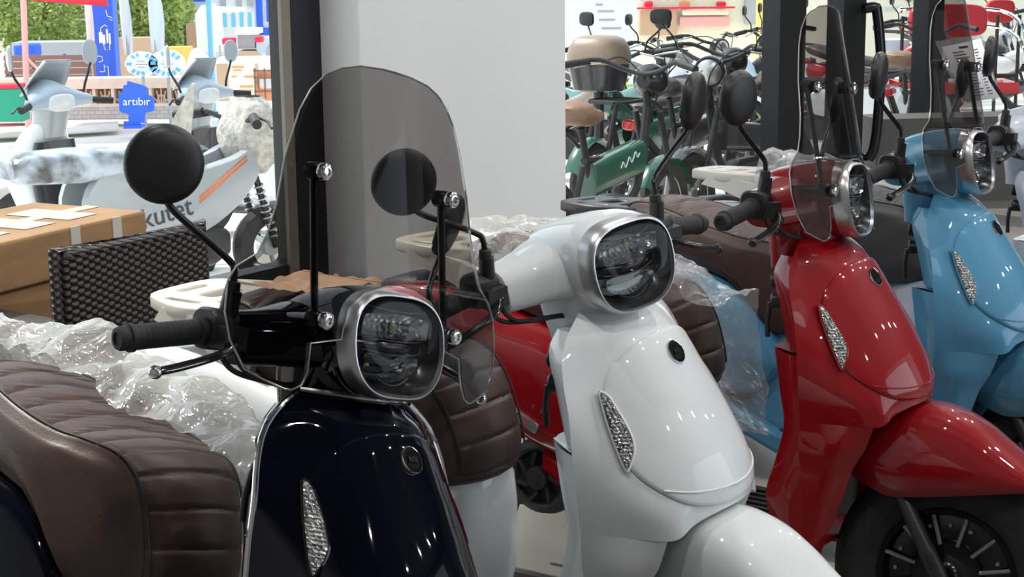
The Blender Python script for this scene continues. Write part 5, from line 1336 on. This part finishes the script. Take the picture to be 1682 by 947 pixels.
# low dark counter behind the door
M['bench_grey'] = mat('bench_grey', (.07, .068, .066), .7); b = MB(); p = at(1440, 196, 9.4)
o = obj('low_counter', slab(Vector((p.x, p.y, 0)), (1, .12, 0), 1.6, .3, 0, p.z), 'bench_grey'); tag(o, 'low dark grey bench outside, right of the door handle', 'bench')
# door handle: long vertical black bar
hnd = thing('door_handle', 'tall black vertical pull handle on the glass door', 'door handle')
D8 = 9.36; o_ = at(1434, 240, D8); hnd.location = o_
obj('bar', rel(MB().tube(smooth_path([at(1420, 14, D8), at(1436, 12, D8), at(1441, 22, D8), at(1447, 100, D8), at(1443, 180, D8), at(1436, 240, D8), at(1426, 262, D8)], 6), .030, 10), o_), 'black_gloss', hnd)
for v in (14, 258): obj('bracket', rel(MB().tube([wl(4.64, .16, at(1420, v, D8).z), at(1424, v, D8)], .022, 8), o_), 'black_gloss', hnd)
# price sheet in a clear sleeve
Dn = 5.2
ps = thing('price_sheet', 'white printed price sheet in a clear sleeve behind the blue scooter windshield', 'paper sheet', loc=at(1590, 120, Dn)); o_ = at(1590, 120, Dn)
c4 = [at(1536, 68, Dn), at(1612, 56, Dn + .05), at(1645, 164, Dn + .05), at(1582, 172, Dn)]
obj('sleeve', rel(MB().add(c4, [(0, 1, 2, 3)]), o_), 'wrap_thin', ps, mods=[('solid', .002, 1)])
def sh_pt(a, c_): return c4[0].lerp(c4[1], a).lerp(c4[3].lerp(c4[2], a), c_) + Vector((0, -.004, 0))
obj('sheet', rel(MB().add([sh_pt(.08, .10), sh_pt(.95, .06), sh_pt(.96, .96), sh_pt(.08, .97)], [(0, 1, 2, 3)]), o_), 'paper', ps, mods=[('solid', .001, 1)])
b = MB(); rnd = random.Random(3)
for k in range(16):
    c_ = .2 + k * .045; a0 = .25; a1 = a0 + rnd.uniform(.2, .42)
    for (s0, s1) in ((a0, a1), (.72, .72 + rnd.uniform(.05, .12))):
        b.add([sh_pt(s0, c_) + Vector((0, -.002, 0)), sh_pt(s1, c_) + Vector((0, -.002, 0)), sh_pt(s1, c_ + .014) + Vector((0, -.002, 0)), sh_pt(s0, c_ + .014) + Vector((0, -.002, 0))], [(0, 1, 2, 3)])
b.add([sh_pt(.42, .13) + Vector((0, -.002, 0)), sh_pt(.62, .13) + Vector((0, -.002, 0)), sh_pt(.62, .16) + Vector((0, -.002, 0)), sh_pt(.42, .16) + Vector((0, -.002, 0))], [(0, 1, 2, 3)])
obj('print', rel(b, o_), 'ink', ps)

M['tan_paper'] = mat('tan_paper', (.55, .36, .24), .8)
# ------------------------------------------------------------------ plastic films and paper on the scooters
def film(seed, k, x0, x1, y0, y1, lift, drop, label, m_='wrap', name='plastic_sheet'):
    return placed(cover_bm(seed, x0, x1, y0, y1, lift, drop).mesh(name, 180), name, m_, POSE[k], label, 'plastic sheet', 'clear plastic sheets on the seats')
film(1, 0, -1.35, -.44, .0, .52, .066, 1.1, 'crumpled clear plastic sheet pulled half off the black scooter seat')
film(4, 2, -1.12, -.62, -.20, .22, .02, 1.3, 'clear plastic film over the rear of the red scooter seat', 'wrap_thin')
film(9, 2, -.84, -.50, -.06, .34, .012, 1.5, 'clear plastic bag hanging over the front of the red scooter seat', 'wrap_thin')
film(13, 4, -1.12, -.86, -.2, .22, .02, 1.2, 'clear plastic film on the rear of the pale grey scooter seat', 'wrap')
film(17, 4, -.84, -.52, -.10, .30, .02, 1.6, 'shiny clear plastic bag over the front of the pale grey scooter seat', 'wrap')

def crumple(k, x0, x1, y0, y1, z, seed):
    mb = MB().grid(lambda a, q: Vector((x0 + (x1 - x0) * a, y0 + (y1 - y0) * q, z + .012 * noise.noise(Vector((a * 5 + seed, q * 5, 0))) + .006 * noise.noise(Vector((a * 14, q * 14 + seed, 0))))), 24, 18)
    return mb
pp = placed(crumple(1, -1.05, -.86, -.10, .06, .862, 5).mesh('paper', 30), 'wrapping_paper', 'tan_paper', POSE[1], 'piece of tan wrapping paper lying on the rear of the white scooter seat', 'paper')
